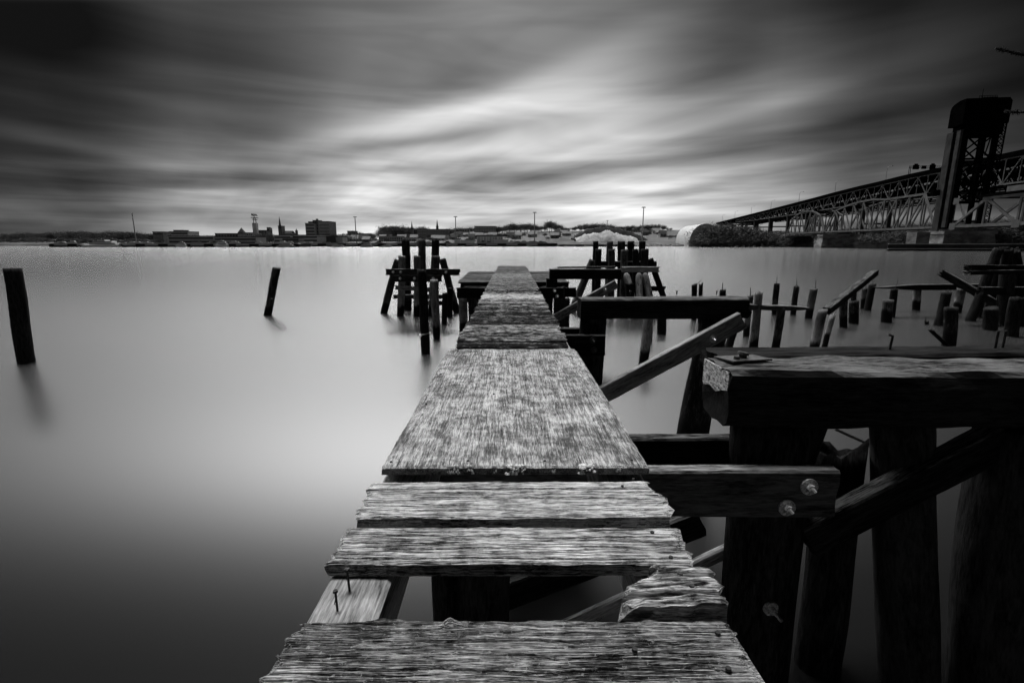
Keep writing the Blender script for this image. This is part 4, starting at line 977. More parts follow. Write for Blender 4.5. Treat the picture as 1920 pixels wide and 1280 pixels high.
# salt pile with dark cover
def moundmesh(prof, D, dep, zb, seed, n=60, step=14):
    vs, fs = [], []
    x0, x1 = prof[0][0], prof[-1][0]
    for j in range(step + 1):
        g = math.sin(math.pi * j / step) ** .7 if 0 < j < step else 0
        for i in range(n + 1):
            x = lerp(x0, x1, i / n); yy_ = tab(x, prof); p = atY(x, yy_, D + dep / 2); p.x -= x / FPX * 0
            h = (p.z - zb) * (math.sin(math.pi * min(1, j / step)) ** .75 if j else 0)
            h *= 1 + .08 * noise.noise(Vector((i * .35, j * .8, seed))) + .12 * noise.noise(Vector((i * 1.1, j * 1.8, seed)))
            vs.append((p.x, D + dep * j / step, zb + max(0, h)))
    for j in range(step):
        for i in range(n): a = j * (n + 1) + i; fs.append((a, a + 1, a + n + 2, a + n + 1))
    return vs, fs
zb = landH(atY(1140, 440, 470).x, 470) 
vs_, fs_ = moundmesh([(1078, 447), (1088, 443.5), (1096, 438.5), (1104, 439.5), (1112, 436), (1124, 437.5), (1134, 432.5), (1143, 432), (1148, 436), (1160, 438), (1166, 441), (1182, 442.5), (1192, 446)], 465, 26, zb - 1, 3)
tag(link('salt_pile', mesh('salt_pile', vs_, fs_, M['salt'], True)), 'long white road salt pile with a ragged dark cover on the far bank', 'salt pile')
vs_, fs_ = moundmesh([(1072, 446), (1085, 437), (1100, 431), (1120, 427.5), (1140, 426.3), (1165, 430), (1185, 436), (1203, 443), (1210, 447)], 492, 26, zb - 1, 9)
tag(link('pile_cover', mesh('pile_cover', vs_, fs_, M['quay'], True)), 'dark tarpaulin covering the back of the white salt pile', 'tarpaulin')

# white fabric dome
def arch(xa, xb, ytop, D, n=22):
    A0 = atY(xa, 448, D); A1 = atY(xb, 448, D); zb_ = landH((A0.x + A1.x) / 2, 400) - .3; hz = atY((xa + xb) / 2, ytop, D).z - zb_
    return [Vector((lerp(A0.x, A1.x, (1 - math.cos(math.pi * i / n)) / 2), D, zb_ + hz * math.sin(math.pi * i / n) ** .7)) for i in range(n + 1)]
e0 = arch(1292, 1352, 419.3, 388); e1 = arch(1267, 1316, 423.5, 452)
tent = empty('fabric_dome', (e0[0].x, 388, e0[0].z), 'white arched fabric storage dome on the bank left of the bridges', 'tent')
vs_ = []; nl = 8; na = len(e0)
for j in range(nl + 1):
    for p, q in zip(e0, e1): vs_.append(p.lerp(q, j / nl))
fs_ = [(j*na + i, j*na + i + 1, (j+1)*na + i + 1, (j+1)*na + i) for j in range(nl) for i in range(na - 1)]
b_ = MB(); b_.add(vs_, fs_); b_.build('membrane', M['tent'], tent)
b_ = MB(); b_.add(e0, [tuple(range(na))]); b_.build('end_wall', M['b_pale'], tent)
for (f0, f1) in ((.25, .42), (.78, .88)):
    q0, q1 = e0[0].lerp(e1[0], 1 - f0), e0[0].lerp(e1[0], 1 - f1); b_ = MB(); off = Vector((-.25, -.1, 0))
    b_.add([q0 + off, q1 + off, q1 + off + Vector((.3, 0, 2.8)), q0 + off + Vector((.3, 0, 2.8))], [(0, 1, 2, 3)]); b_.build('door', M['b_dark'], tent)

# light masts
for (xt, yt, xb_, D, lab) in [(247.5, 399.5, 254, 470, 'tall lighting mast over the wooded shore at the far left'), (665.5, 407.5, 668, 470, 'tall lighting mast right of the office block'),
      (854, 407, 855, 470, 'tall lighting mast left of the brick apartments'), (1002.5, 399, 1003, 455, 'tall lighting mast above the quay straight ahead'),
      (1207, 389.5, 1206, 440, 'tallest lighting mast behind the right dolphin'), (1139, 414, 1139, 760, 'small far lighting mast above the salt pile')]:
    t_ = atY(xt, yt, D); g = landH(t_.x, D) - 1; b_ = MB()
    root = empty('light_mast', (t_.x, D, g), lab, 'light mast', 'tall light masts along the quay')
    b_.cyl((t_.x, D, g), (t_.x, D, t_.z), .55 if D < 600 else .4, .35, 8); b_.build('pole', M['b_mid'], root)
    h_ = MB(); h_.cyl((t_.x, D, t_.z), (t_.x, D, t_.z + .7), 2.0, 1.4, 12); h_.build('lamp_ring', M['b_dark'], root)
# quay and boats
def quay(name, x0, x1, y0, D, h, label):
    a = atY(x0, y0, D); c = atY(x1, y0, D); root = empty(name, ((a.x + c.x) / 2, D, WATER), label, 'quay', 'quays along the far bank')
    b_ = MB(); b_.box(a.x, c.x, D, D + 22, WATER - 1.5, WATER + h); b_.build('deck', M['quay'], root)
    n = int((c.x - a.x) / 16); b_ = MB()
    for k in range(n): 
        xx = a.x + 16 * k + 4; b_.box(xx, xx + 9, D - .35, D + .1, WATER + h * .45, WATER + h * .95)
    b_.build('fender', M['b_mid'], root)
    b_ = MB(); b_.box(a.x + 1, c.x - 1, D - .2, D + .4, WATER + h + .002, WATER + h + .35); b_.build('kerb', M['b_pale'], root)
    return root
quay('quay', 92, 560, 462, 352, 2.2, 'long dark quay with pale fenders along the left part of the far bank')
quay('quay', 565, 1045, 461, 400, 2.4, 'dark quay wall running across the middle of the far bank')
quay('quay', 1049, 1190, 461, 404, 1.4, 'low broken quay in front of the salt pile')

def boat(x0, x1, ytop, D, label, kind='yacht', name='yacht'):
    a = atY(x0, 460, D); c = atY(x1, 460, D); L = c.x - a.x; zt = atY((x0 + x1) / 2, ytop, D).z; H = zt - WATER
    root = empty(name, ((a.x + c.x) / 2, D, WATER), label, 'boat', 'boats along the far quays')
    B = L * .22; x0_ = a.x
    h = MB(); hh = H * (.32 if kind == 'yacht' else .34)
    pts = [(0, .5), (.12, .15), (.3, 0), (1, .06), (1, .94), (.3, 1), (.12, .85)]
    low = [(x0_ + L * (.06 + p * .94), D + B * (q * .8 + .1)) for p, q in pts]; top = [(x0_ + L * p, D + B * q) for p, q in pts]
    n = len(pts)
    h.add([(x, y, WATER - .3) for x, y in low] + [(x, y, WATER + hh * (1.15 if p < .2 else 1)) for (x, y), (p, q) in zip(top, pts)], [tuple(range(n - 1, -1, -1)), tuple(range(n, 2 * n))] + [(i, (i + 1) % n, n + (i + 1) % n, n + i) for i in range(n)])
    h.build('hull', M['white' if kind == 'yacht' else 'b_dark'], root)
    tiers = [(.22, .95, hh, .56), (.34, .86, .56, .80), (.46, .70, .80, .95)] if kind == 'yacht' else [(.15, .9, hh, .62), (.3, .8, .62, .88)]
    for (p, q, z0_, z1_) in tiers:
        z0_ = z0_ if z0_ == hh else H * z0_; z1_ = H * z1_
        s_ = MB(); s_.prism([(x0_ + L * p, D + B * .5), (x0_ + L * (p + .06), D + B * .15), (x0_ + L * q, D + B * .12), (x0_ + L * q, D + B * .88), (x0_ + L * (p + .06), D + B * .85)], WATER + z0_, WATER + z1_)
        cb_ = s_.build('cabin', M['white' if kind == 'yacht' else 'b_pale'], root)
        g_ = MB(); g_.box(x0_ + L * (p + .08), x0_ + L * (q - .03), D + B * .08, D + B * .2, WATER + lerp(z0_, z1_, .4), WATER + lerp(z0_, z1_, .72)); g_.build('window_band', M['glass'], cb_)
    m_ = MB(); m_.cyl((x0_ + L * .55, D + B * .5, WATER + H * .9), (x0_ + L * .56, D + B * .5, WATER + H * 1.12), .15, .1, 6); m_.build('mast', M['b_mid'], root)
    return root
boat(142, 219, 449, 348, 'largest white motor yacht moored at the left end of the quay')
boat(327, 348, 452, 349, 'small white yacht moored left of the pale rounded one')
boat(400, 426, 449.5, 349, 'white yacht with a stepped cabin moored below the pyramid roof tower')
boat(516, 551, 455, 330, 'broad dark ferry with a pale cabin lying off the quay below the church', 'ferry', 'ferry')
boat(617, 646, 458, 345, 'low dark workboat off the quay below the pale blocks', 'ferry', 'workboat')
boat(673, 699, 456, 348, 'dark workboat with pale cabin below the tall mast', 'ferry', 'workboat')
boat(712, 735, 458.5, 352, 'low dark barge boat just left of the left dolphin', 'ferry', 'workboat')
# parked cars on the quay
rc = random.Random(5)
cb0 = None
for k in range(44):
    x = rc.uniform(110, 1035)
    D = 380 if x < 555 else 412
    g = WATER + (2.2 if x < 555 else 2.4) if D < 422 else landH(atY(x, 455, D).x, D)
    if x < 555: D = 362
    X_ = atY(x, 455, D).x
    L = rc.uniform(4.2, 6.5); H = rc.uniform(1.5, 2.3)
    r_ = bpy.data.objects.new('parked_car', None); col.objects.link(r_); r_.location = (X_, D, g)
    tag(r_, 'small pale vehicle parked on the long left quay' if x < 555 else 'small pale vehicle parked on the middle quay', 'car', 'vehicles parked on the left quay' if x < 555 else 'vehicles parked on the middle quay')
    b_ = MB(); b_.prism([(X_ - L/2, D - .9), (X_ + L/2, D - .9), (X_ + L/2, D + .9), (X_ - L/2, D + .9)], g + .3, g + H * .58); b_.build('body', M['white' if k % 3 else 'b_mid'], r_)
    b_ = MB(); b_.prism([(X_ - L * .22, D - .8), (X_ + L * .3, D - .8), (X_ + L * .3, D + .8), (X_ - L * .22, D + .8)], g + H * .58, g + H); b_.build('cabin', M['white' if k % 3 else 'glass'], r_)
# riprap
rr = random.Random(9); b_ = MB()
for k in range(900):
    x = rr.uniform(1180, 1330); D = shoreY(atY(x, 460, 400).x) + rr.uniform(-2, 7); p = Vector((atY(x, 460, D).x, D, 0)); p.z = WATER + rr.uniform(0, 2.0) * (.4 + .6 * rr.random())
    s_ = rr.uniform(.3, 1.0)
    vv = [p + Vector((rr.uniform(-s_, s_), rr.uniform(-s_, s_), rr.uniform(-s_, s_) * .7)) for _ in range(5)]
    b_.add(vv, [(0, 1, 2), (0, 2, 3), (0, 3, 4), (0, 4, 1), (1, 2, 4), (2, 3, 4)])
tag(b_.build('riprap', M['rock']), 'pale loose boulders lining the waterline left of the bridges', 'rocks', None, 'stuff')
b_ = MB()
for k in range(700):
    x = rr.uniform(1330, 1660); X0 = atY(x, 461, 340).x; D = shoreY(X0) + rr.uniform(-1, 2.5); p = Vector((atY(x, 461, D).x, D, WATER + rr.uniform(-.1, .5)))
    s_ = rr.uniform(.2, .6); vv = [p + Vector((rr.uniform(-s_, s_) * 2, rr.uniform(-s_, s_), rr.uniform(-s_, s_) * .6)) for _ in range(5)]
    b_.add(vv, [(0, 1, 2), (0, 2, 3), (0, 3, 4), (0, 4, 1), (1, 2, 4), (2, 3, 4)])
tag(b_.build('beach_stones', M['rock']), 'thin pale line of stones at the waterline below the bridges', 'rocks', None, 'stuff')
sgn = atY(1336, 456, 362); b_ = MB(); b_.box(sgn.x - 1.2, sgn.x + 1.2, 362, 362.15, sgn.z - .9, sgn.z + .9)
r_ = empty('shore_sign', (sgn.x, 362, WATER + .5), 'small pale blank board on two legs at the waterline', 'sign'); b_.build('panel', M['b_white'], r_)
for dx in (-.9, .9):
    b_ = MB(); b_.box(sgn.x + dx - .08, sgn.x + dx + .08, 362.05, 362.2, WATER - .5, sgn.z - .9); b_.build('leg', M['b_dark'], r_)
# ------------------------------------------------------------------ rail bridge with its lift tower
BX, BY_ = 174.5, 203.0                    # near-left corner of the tower
dirv = Vector((.135, 1, 0)).normalized(); rgt = Vector((dirv.y, -dirv.x, 0))
def Bp(u, s, z): return Vector((BX, BY_, 0)) + rgt * u + dirv * s + Vector((0, 0, z))
def s_at(xpx):       # distance along the bridge (u=0) where it crosses picture column xpx
    d = ray(xpx, 430); k = d.x / d.y
    # (BX + dirv.x*s) = k*(BY_ + dirv.y*s)
    return (k * BY_ - BX) / (dirv.x - k * dirv.y)
ZB = 7.3
RB = empty('rail_bridge', Bp(0, 0, WATER), 'low steel truss railway bridge crossing the river beyond the stumps', 'bridge')
def truss(root, s0, s1, npan, topf, name, W=12.5, zb=ZB, mat='steel', midpost=True, u0=0.6, wch=.9, wweb=.55, endslope=True, label=None, xlast=False):
    sN = [lerp(s0, s1, i / npan) for i in range(npan + 1)]
    for u in (u0, u0 + W):
        ch = MB()
        for i in range(npan): ch.bar(Bp(u, sN[i], zb), Bp(u, sN[i+1], zb), .6, wch * 1.1)
        for i in range(1, npan - 1): ch.bar(Bp(u, sN[i], zb + topf(i / npan)), Bp(u, sN[i+1], zb + topf((i+1) / npan)), .6, wch)
        ch.bar(Bp(u, sN[0], zb), Bp(u, sN[1], zb + topf(1 / npan)), .6, wch); ch.bar(Bp(u, sN[npan], zb), Bp(u, sN[npan-1], zb + topf((npan-1) / npan)), .6, wch)
        o = ch.build(name, M[mat], root)
        if label and u == u0: tag(o, label)
        wb_ = MB()
        for i in range(1, npan): wb_.bar(Bp(u, sN[i], zb), Bp(u, sN[i], zb + topf(i / npan)), .45, wweb)
        for i in range(1, npan - 1):
            h0, h1 = topf(i / npan), topf((i+1) / npan)
            if i < npan / 2: wb_.bar(Bp(u, sN[i], zb + h0), Bp(u, sN[i+1], zb), .45, wweb * 1.3)
            else: wb_.bar(Bp(u, sN[i], zb), Bp(u, sN[i+1], zb + h1), .45, wweb * 1.3)
        wb_.build('web', M[mat], o)
    lt = MB()
    for i in range(1, npan):
        h = topf(i / npan); lt.bar(Bp(u0, sN[i], zb + h), Bp(u0 + W, sN[i], zb + h), .4, .5)
        if i < npan - 1:
            h1 = topf((i+1) / npan); lt.bar(Bp(u0, sN[i], zb + h), Bp(u0 + W, sN[i+1], zb + h1), .25, .3); lt.bar(Bp(u0 + W, sN[i], zb + h), Bp(u0, sN[i+1], zb + h1), .25, .3)
    lt.build('top_bracing', M['steel_d'], o)
    fl = MB()
    nfl = npan * 2
    fl.bar(Bp(u0 + W / 2, s0, zb + .1), Bp(u0 + W / 2, s1, zb + .1), W - .8, 1.0); fl.build('track_floor', M['steel_d'], o)
    return o
sA, sB, sC = s_at(1475), s_at(1546), s_at(1752)
truss(RB, sB + 2, sA, 8, lambda t: 4 + 10.0 * math.sin(math.pi * min(max(t, .1), .9)) ** .55, 'truss_span', label='far short truss span with a curved top')
truss(RB, sC + 1, sB, 10, lambda t: 4.5 + 10.6 * (math.sin(math.pi * min(max(t * .94, .05), .95))) ** .5 if t > .4 else 14.2, 'truss_span', label='long middle truss span with a curved top')
# lift span: nearer, right of the tower
truss(RB, -3.5, -120, 8, lambda t: 9.6, 'truss_span', wch=1.0, wweb=.7, label='level lift span right of the tower', zb=ZB)
for i in range(9):
    s_ = lerp(-3.5, -120, i / 8)
    for (z_, r__) in ((ZB, 1.6), (ZB + 9.6, 1.5)):
        if (i % 2 == 0) == (z_ == ZB) or i in (0,): 
            c_ = Bp(.25, s_, z_); gp = MB(); gp.bar(c_ - dirv * r__, c_ + dirv * r__, .06, r__ * 1.6); gp.build('gusset_plate', M['steel'], RB)
a_, b_2 = Bp(2, -26, ZB + 11.2), Bp(2, -44, ZB + 11.2)
hb = MB(); hb.bar(a_, b_2, 3, 3.2); hb.build('machinery_house', M['steel'], RB)
dk = MB(); dk.bar(Bp(-.3, -14, ZB + 10.4), Bp(-.3, -60, ZB + 10.4), .8, .9); dk.build('walkway_girder', M['steel_d'], RB)
# piers
def pier(root, s0, s1, u0, u1, zt, mat='conc', flare=.8, name='bridge_pier', label=None):
    b_ = MB(); v = []
    for z, f in ((WATER - 3, flare), (WATER + 1.2, flare * .8), (zt - 1.2, 0), (zt - 1.2, .6), (zt, .6)):
        for (u, s_) in ((u0 - f, s0 - f), (u1 + f, s0 - f), (u1 + f, s1 + f), (u0 - f, s1 + f)): v.append(Bp(u, s_, z))
    f_ = [(0, 3, 2, 1), (16, 17, 18, 19)] + [(4*k + i, 4*k + (i+1) % 4, 4*k + 4 + (i+1) % 4, 4*k + 4 + i) for k in range(4) for i in range(4)]
    b_.add(v, f_); o = b_.build(name, M[mat], root)
    if label: tag(o, label)
    return o
pier(RB, sB - 3, sB + 3, -1.5, 17, 5.9, 'conc', 1.6)
pier(RB, sA - 4, sA + 20, -1.5, 17, 5.6, 'conc', .5, 'abutment')
pier(RB, -2, 10, -1.0, 17, 5.6, 'conc', 1.0)
bl_ = MB(); bl_.prism([tuple(Bp(u, s, 0))[:2] for u, s in ((-9, 18), (-9, 8), (-1, 8), (-1, 18))], WATER - 2, 4.8); 
# lift tower
LT = empty('lift_tower', Bp(0, 0, 5.6), 'tall black lift tower of the railway bridge with a solid head house', 'tower')
TW, TD = 16, 7.8
def column(u, s, wu, ws, z0, z1, mat, name='column', lab=None):
    b_ = MB(); b_.add([Bp(u, s, z0), Bp(u + wu, s, z0), Bp(u + wu, s + ws, z0), Bp(u, s + ws, z0), Bp(u, s, z1), Bp(u + wu, s, z1), Bp(u + wu, s + ws, z1), Bp(u, s + ws, z1)],
        [(0,3,2,1),(4,5,6,7),(0,1,5,4),(1,2,6,5),(2,3,7,6),(3,0,4,7)]); o = b_.build(name, M[mat], LT)
    if lab: tag(o, lab)
    return o
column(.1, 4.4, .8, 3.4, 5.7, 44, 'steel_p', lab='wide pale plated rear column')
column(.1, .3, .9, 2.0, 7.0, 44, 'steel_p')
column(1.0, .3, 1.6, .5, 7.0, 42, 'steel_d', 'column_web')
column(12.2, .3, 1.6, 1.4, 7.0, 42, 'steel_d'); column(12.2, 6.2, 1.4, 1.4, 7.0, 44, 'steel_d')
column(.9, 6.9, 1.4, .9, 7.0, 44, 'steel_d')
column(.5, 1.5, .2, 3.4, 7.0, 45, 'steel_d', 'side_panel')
lt = MB()      # latticed ladder shaft on the right
for s_ in (.3, 3.2):
    lt.bar(Bp(15.6, s_, 9), Bp(15.6, s_, 48), .35, .35); 
for k in range(24):
    z0_, z1_ = 9 + 1.6 * k, 9 + 1.6 * (k + 1)
    lt.bar(Bp(13.8, .3, z0_), Bp(15.6, .3, z1_), .18, .22); lt.bar(Bp(15.6, .3, z0_), Bp(13.8, .3, z1_), .18, .22)
    if k % 2 == 0: lt.bar(Bp(13.8, .3, z0_), Bp(15.6, .3, z0_), .2, .3)
lt.build('ladder_shaft', M['steel_d'], LT)
br = MB()
for s_ in (.6, 7.2):
    for (z0_, z1_) in ((42, 33.2), (33.2, 24.4), (24.4, 17)):
        br.bar(Bp(2.4, s_, z1_), Bp(12.3, s_, z1_), .5, .75)
        br.bar(Bp(2.4, s_, z0_), Bp(12.3, s_, z1_), .4, .5); br.bar(Bp(12.3, s_, z0_), Bp(2.4, s_, z1_), .4, .5)
    br.bar(Bp(7.3, s_, 42), Bp(7.3, s_, 17), .45, .6)
for u in (.5, 12.8):
    for (z0_, z1_) in ((44, 35), (35, 26), (26, 17)): br.bar(Bp(u, 2.3, z0_), Bp(u, 4.5, z1_), .3, .35); br.bar(Bp(u, 2.3, z1_), Bp(u, 4.5, z1_), .3, .4)
br.build('bracing', M['steel_d'], LT)
# head house with chamfered shoulders
hd = MB(); zt = 55.2
prof = [(0, 46), (TD, 46), (TD, 52.6), (TD - .6, 53.8), (TD - 1.8, 54.5), (3.2, zt), (0, zt)]
n = len(prof); hv = [Bp(0, s_, z) for s_, z in prof] + [Bp(TW - 1.0, s_, z) for s_, z in prof]
hd.add(hv, [tuple(range(n - 1, -1, -1)), tuple(range(n, 2 * n))] + [(i, (i+1) % n, n + (i+1) % n, n + i) for i in range(n)])
hv = [Bp(TW - 1.0, s_, z) for s_, z in prof] + [Bp(TW, s_, min(z, zt - 1.2)) for s_, z in prof]
hd.add(hv, [tuple(range(n, 2 * n))] + [(i, (i+1) % n, n + (i+1) % n, n + i) for i in range(n)])
hv = [Bp(u, s_, z) for z in (42, 45.99) for (u, s_) in ((1.9, .02), (14.6, .02), (14.6, TD - .1), (1.9, TD - .1))]
hd.add(hv, [(3, 2, 1, 0), (4, 5, 6, 7)] + [(i, (i+1) % 4, 4 + (i+1) % 4, 4 + i) for i in range(4)])
ho = hd.build('head_house', M['steel_d'], LT)
sd_ = MB(); sd_.add([Bp(-.06, .6, 46.2), Bp(-.06, TD - .2, 46.2), Bp(-.06, TD - .2, 51), Bp(-.06, .6, 51)], [(0, 1, 2, 3)]); 
rl = MB()
for k in range(12): rl.bar(Bp(6.4 + k * .55, 3, zt), Bp(6.4 + k * .55, 3, zt + 1.5), .1, .1)
rl.bar(Bp(6.2, 3, zt + 1.5), Bp(12.6, 3, zt + 1.5), .12, .12); rl.bar(Bp(7.5, 3, zt + .4), Bp(12.6, 3, zt + .5), .8, .8); rl.bar(Bp(7.3, 3, zt), Bp(7.3, 3, zt + 4), .1, .12)
rl.build('roof_railing', M['steel_d'], ho)
bx_ = MB(); c_ = Bp(-1.6, 6.4, 20.6); bx_.box(c_.x - 1.4, c_.x + 1.4, c_.y - .8, c_.y + .8, 20, 22.2); bx_.build('control_cabin', M['steel_d'], LT)
# fender in front of the tower pier
FE = empty('timber_fender', Bp(-6, -10, WATER), 'long low timber fender with pale rails in front of the tower pier', 'fender')
def X_at(x, Yd): return atY(x, 460, Yd).x
fa, fb_ = atZ(1668, 464.2, WATER), None
ya = 178
for (zz_, hh, mt_, nm) in ((.55, .28, 'b_mid', 'top_rail'), (-1.1, .22, 'b_mid', 'bottom_rail')):
    b_ = MB(); b_.bar((X_at(1666, ya), ya, zz_), (X_at(2100, ya), ya - 6, zz_), .5, hh); b_.build(nm, M[mt_], FE)
b_ = MB(); b_.bar((X_at(1667, ya), ya + .6, -.7), (X_at(2100, ya), ya - 5.4, -.7), .4, 2.4); b_.build('planking', M['quay'], FE)
LW = empty('low_wall', (X_at(1640, 250), 250, WATER), 'low grey wall at the waterline left of the timber fender', 'wall')
b_ = MB(); b_.bar((X_at(1612, 262), 262, -1), (X_at(1668, 246), 246, -.6), 2, 2.2); b_.build('wall', M['conc_d'], LW)
PC = empty('pale_pier_block', (X_at(1745, 196), 196, WATER), 'pale concrete block at the foot of the lift tower', 'block')
b_ = MB(); b_.box(X_at(1716, 196), X_at(1741, 196), 196, 201, WATER - 1, atY(1716, 435, 196).z); b_.build('block', M['conc'], PC)

# ------------------------------------------------------------------ highway bridge behind
def hx(xpx):
    d = ray(xpx, 400); k = d.x / d.y; return (258 - .13 * 259) / (k - .13)     # Y where the line X=258+.13(Y-259) meets the column
def hp(xpx, ypx, dx=0): Yd = hx(xpx); p = atY(xpx, ypx, Yd); return p
topline = [(1345, 417.5), (1380, 408.5), (1440, 393), (1480, 382.5), (1530, 369), (1560, 360.5), (1604, 349), (1640, 340.5), (1683, 329), (1725, 319.5), (1765, 311), (1820, 298), (1870, 286), (1920, 275), (2050, 243), (2300, 185)]
HB = empty('highway_bridge', hp(1560, 440), 'long high steel truss road bridge rising to the right behind the rail bridge', 'bridge')
nodes = []
Ys = [hx(1345) - i * (hx(1345) - hx(2300)) / 66 for i in range(67)]
def top_at(Yd):
    pts = sorted((hx(x), hp(x, y).z) for x, y in topline); return tab(Yd, pts)
def HX(Yd, u=0): return 258 + .13 * (Yd - 259) + u
P = [(Yd, top_at(Yd)) for Yd in Ys]
dk = MB(); pr = MB()
for (y0_, z0_), (y1_, z1_) in zip(P, P[1:]):
    dk.bar((HX(y0_, 12), y0_, z0_ - 1.6), (HX(y1_, 12), y1_, z1_ - 1.6), 25, 1.8)
    pr.bar((HX(y0_, -.4), y0_, z0_ - .45), (HX(y1_, -.4), y1_, z1_ - .45), .3, .9)
dk.build('road_deck', M['steel_d'], HB)
d2 = MB()
for (y0_, z0_), (y1_, z1_) in zip(P, P[1:]): d2.bar((HX(y0_, 46), y0_, z0_ - 3.6), (HX(y1_, 46), y1_, z1_ - 3.6), 24, 1.8)
d2.build('road_deck', M['steel_d'], HB); pr.build('parapet', M['steel_d'], HB)
def dpt(Yd): # truss depth below the deck line
    return tab(Yd, [(180, 17), (330, 15), (450, 13.5), (560, 11), (680, 7.5), (760, 4), (850, 4)])
for u, mt_ in ((.5, 'steel'), (9, 'steel_d'), (16, 'steel_d'), (24, 'steel_d'), (36, 'steel_d'), (44, 'steel_d'), (56, 'steel_d')):
    tb = MB()
    for i in range(0, len(P) - 2, 2):
        (y0_, z0_), (ym, zm), (y1_, z1_) = P[i], P[i+1], P[i+2]
        if y0_ > 735: continue
        d0, d1, dm = dpt(y0_), dpt(y1_), dpt(ym)
        tb.bar((HX(y0_, u), y0_, z0_ - d0), (HX(y1_, u), y1_, z1_ - d1), .5, .8)
        tb.bar((HX(y0_, u), y0_, z0_ - 3), (HX(y1_, u), y1_, z1_ - 3), .5, .7)
        tb.bar((HX(y0_, u), y0_, z0_ - d0), (HX(ym, u), ym, zm - 3), .4, .55); tb.bar((HX(ym, u), ym, zm - 3), (HX(y1_, u), y1_, z1_ - d1), .4, .55)
        tb.bar((HX(y0_, u), y0_, z0_ - d0), (HX(y0_, u), y0_, z0_ - 3), .35, .45); tb.bar((HX(ym, u), ym, zm - dm), (HX(ym, u), ym, zm - 3), .3, .35)
    tb.build('truss', M[mt_], HB)
cb_ = MB()
for i in range(0, len(P) - 1):
    y0_, z0_ = P[i]
    if y0_ > 735: continue
    d0 = dpt(y0_); cb_.bar((HX(y0_, .5), y0_, z0_ - d0), (HX(y0_, 24), y0_, z0_ - d0), .3, .4)
    if i % 2 == 0: cb_.bar((HX(y0_, .5), y0_, z0_ - d0), (HX(y0_, 24), y0_, z0_ - 3), .3, .3); cb_.bar((HX(y0_, 24), y0_, z0_ - d0), (HX(y0_, .5), y0_, z0_ - 3), .3, .3)
cb_.build('cross_bracing', M['steel_d'], HB)
for Yp_ in (790, 735, 690, 640, 590, 540, 480, 400, 310, 215):
    z_ = top_at(Yp_) - dpt(Yp_); b_ = MB(); g = landH(HX(Yp_), Yp_) - 2 if Yp_ > 340 else WATER - 2
    for u in (1, 22): b_.bar((HX(Yp_, u), Yp_, g), (HX(Yp_, u), Yp_, z_), 2.6, 2.6, up=(0, 1, 0))
    b_.bar((HX(Yp_, -1), Yp_, z_ - 1), (HX(Yp_, 25), Yp_, z_ - 1), 2.2, 1.6); b_.bar((HX(Yp_, 1), Yp_, (g + z_) / 2), (HX(Yp_, 22), Yp_, (g + z_) / 2), 1.6, 1.4)
    b_.build('bridge_pier', M['conc_d'], HB)
for k, (xp, yt) in enumerate([(1278, 0), (1328, 0), (1355, 0), (1378, 0), (1408, 0), (1444, 0), (1495, 0), (1560, 0), (1651, 0)]):
    if xp < 1345: continue
    Yd = hx(xp); z0_ = top_at(Yd); X_ = HX(Yd, .2)
    lm = empty('street_lamp', (X_, Yd, z0_), ['farthest', 'second farthest', 'third farthest', 'fourth farthest', 'third nearest', 'second nearest', 'nearest'][k - 2] + ' curved street lamp along the road bridge parapet', 'street lamp', 'street lamps on the road bridge')
    b_ = MB(); b_.cyl((X_, Yd, z0_ - .5), (X_, Yd, z0_ + 8.5), .2, .14, 6); b_.cyl((X_, Yd, z0_ + 8.5), (X_ + 1.2, Yd, z0_ + 9.6), .13, .1, 6); b_.cyl((X_ + 1.2, Yd, z0_ + 9.6), (X_ + 3.2, Yd, z0_ + 9.9), .1, .1, 6); b_.build('pole', M['b_mid'], lm)
    b_ = MB(); b_.box(X_ + 3, X_ + 4.1, Yd - .25, Yd + .25, z0_ + 9.7, z0_ + 10); b_.build('lamp_head', M['b_mid'], lm)
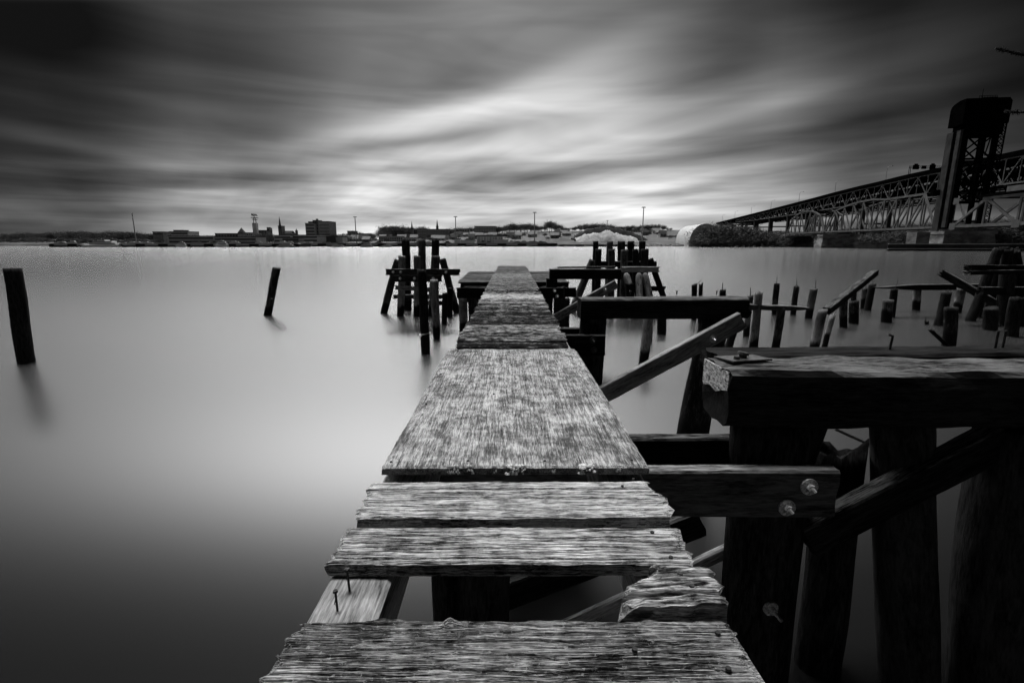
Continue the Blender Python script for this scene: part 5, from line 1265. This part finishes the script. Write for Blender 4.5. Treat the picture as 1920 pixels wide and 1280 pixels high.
# sign gantry
Yg = hx(1692); z0_ = top_at(Yg); Xg = HX(Yg)
SG = empty('sign_gantry', (Xg, Yg, z0_), 'sign gantry with three dark boards seen from behind over the road bridge', 'sign gantry')
b_ = MB()
for du in (0, 1.0): b_.bar((Xg + du, Yg, z0_ - .5), (Xg + du, Yg, z0_ + 5.4), .25, .25)
b_.bar((Xg, Yg, z0_ + 5.3), (Xg + 26, Yg, z0_ + 5.3), .25, .25); b_.bar((Xg, Yg, z0_ + 4), (Xg + 26, Yg, z0_ + 4), .25, .25)
for k in range(20): b_.bar((Xg + 1.3 * k, Yg, z0_ + 4), (Xg + 1.3 * (k + 1), Yg, z0_ + 5.3), .12, .12)
b_.bar((Xg + 26, Yg, z0_ - .5), (Xg + 26, Yg, z0_ + 5.4), .35, .35)
b_.build('frame', M['steel_d'], SG)
for (u0_, u1_, za, zc_) in ((2.0, 6.2, 3.1, 6.0), (8, 11.2, 3.4, 5.6), (13.4, 17.4, 3.1, 6.2)):
    b_ = MB(); b_.prism([(Xg + u0_, Yg - .5), (Xg + u1_, Yg - .5), (Xg + u1_, Yg - .25), (Xg + u0_, Yg - .25)], z0_ + za, z0_ + zc_)
    if u0_ != 8: b_.prism([(Xg + u0_ + .9, Yg - .5), (Xg + u1_ - .9, Yg - .5), (Xg + u1_ - .9, Yg - .25), (Xg + u0_ + .9, Yg - .25)], z0_ + zc_, z0_ + zc_ + .8)
    b_.build('sign_board', M['steel_d'], SG)

# ------------------------------------------------------------------ tree just outside the right edge, two bare branches reach in
BT = empty('bare_tree', (14.2, 9.0, WATER), 'bare tree beyond the right edge whose two dark branches reach into the sky', 'tree')
def limb(pts, rads, name, par):
    b_ = MB()
    for (p, q), (r0, r1) in zip(zip(pts, pts[1:]), zip(rads, rads[1:])): b_.cyl(p, q, r0, r1, 8)
    return b_.build(name, M['bark'], par)
limb([(14.4, 9.2, WATER - .5), (14.3, 9.1, 0), (14.0, 9.0, 2.4), (13.9, 9.1, 5)], [.26, .22, .17, .06], 'trunk', BT)
def branch(pts_px, Yd, r0, seed, start):
    rn = random.Random(seed); pts = [Vector(start)] + [atY(x, y, Yd) for x, y in pts_px]
    rads = [r0 * (1 - .55 * i / (len(pts) - 1)) for i in range(len(pts))]
    o = limb(pts, rads, 'branch', BT); b_ = MB()
    for k in range(160):
        i = rn.randrange(1, len(pts) - 1) if len(pts) > 2 else 0; p = pts[i].lerp(pts[i + 1], rn.random())
        d = Vector((rn.gauss(0, 1), rn.gauss(0, 1), rn.gauss(0, 1))).normalized() * rn.uniform(.02, .06); b_.cyl(p, p + d, .006, .003, 4)
    b_.build('bud', M['bark'], o)
branch([(1990, 118), (1940, 106), (1910, 101), (1885, 95), (1866, 91)], 8.4, .035, 3, (14.0, 9.0, 4.2))
branch([(1990, 209), (1940, 209.5), (1905, 211), (1884, 209)], 8.4, .028, 4, (14.0, 9.0, 3.3))
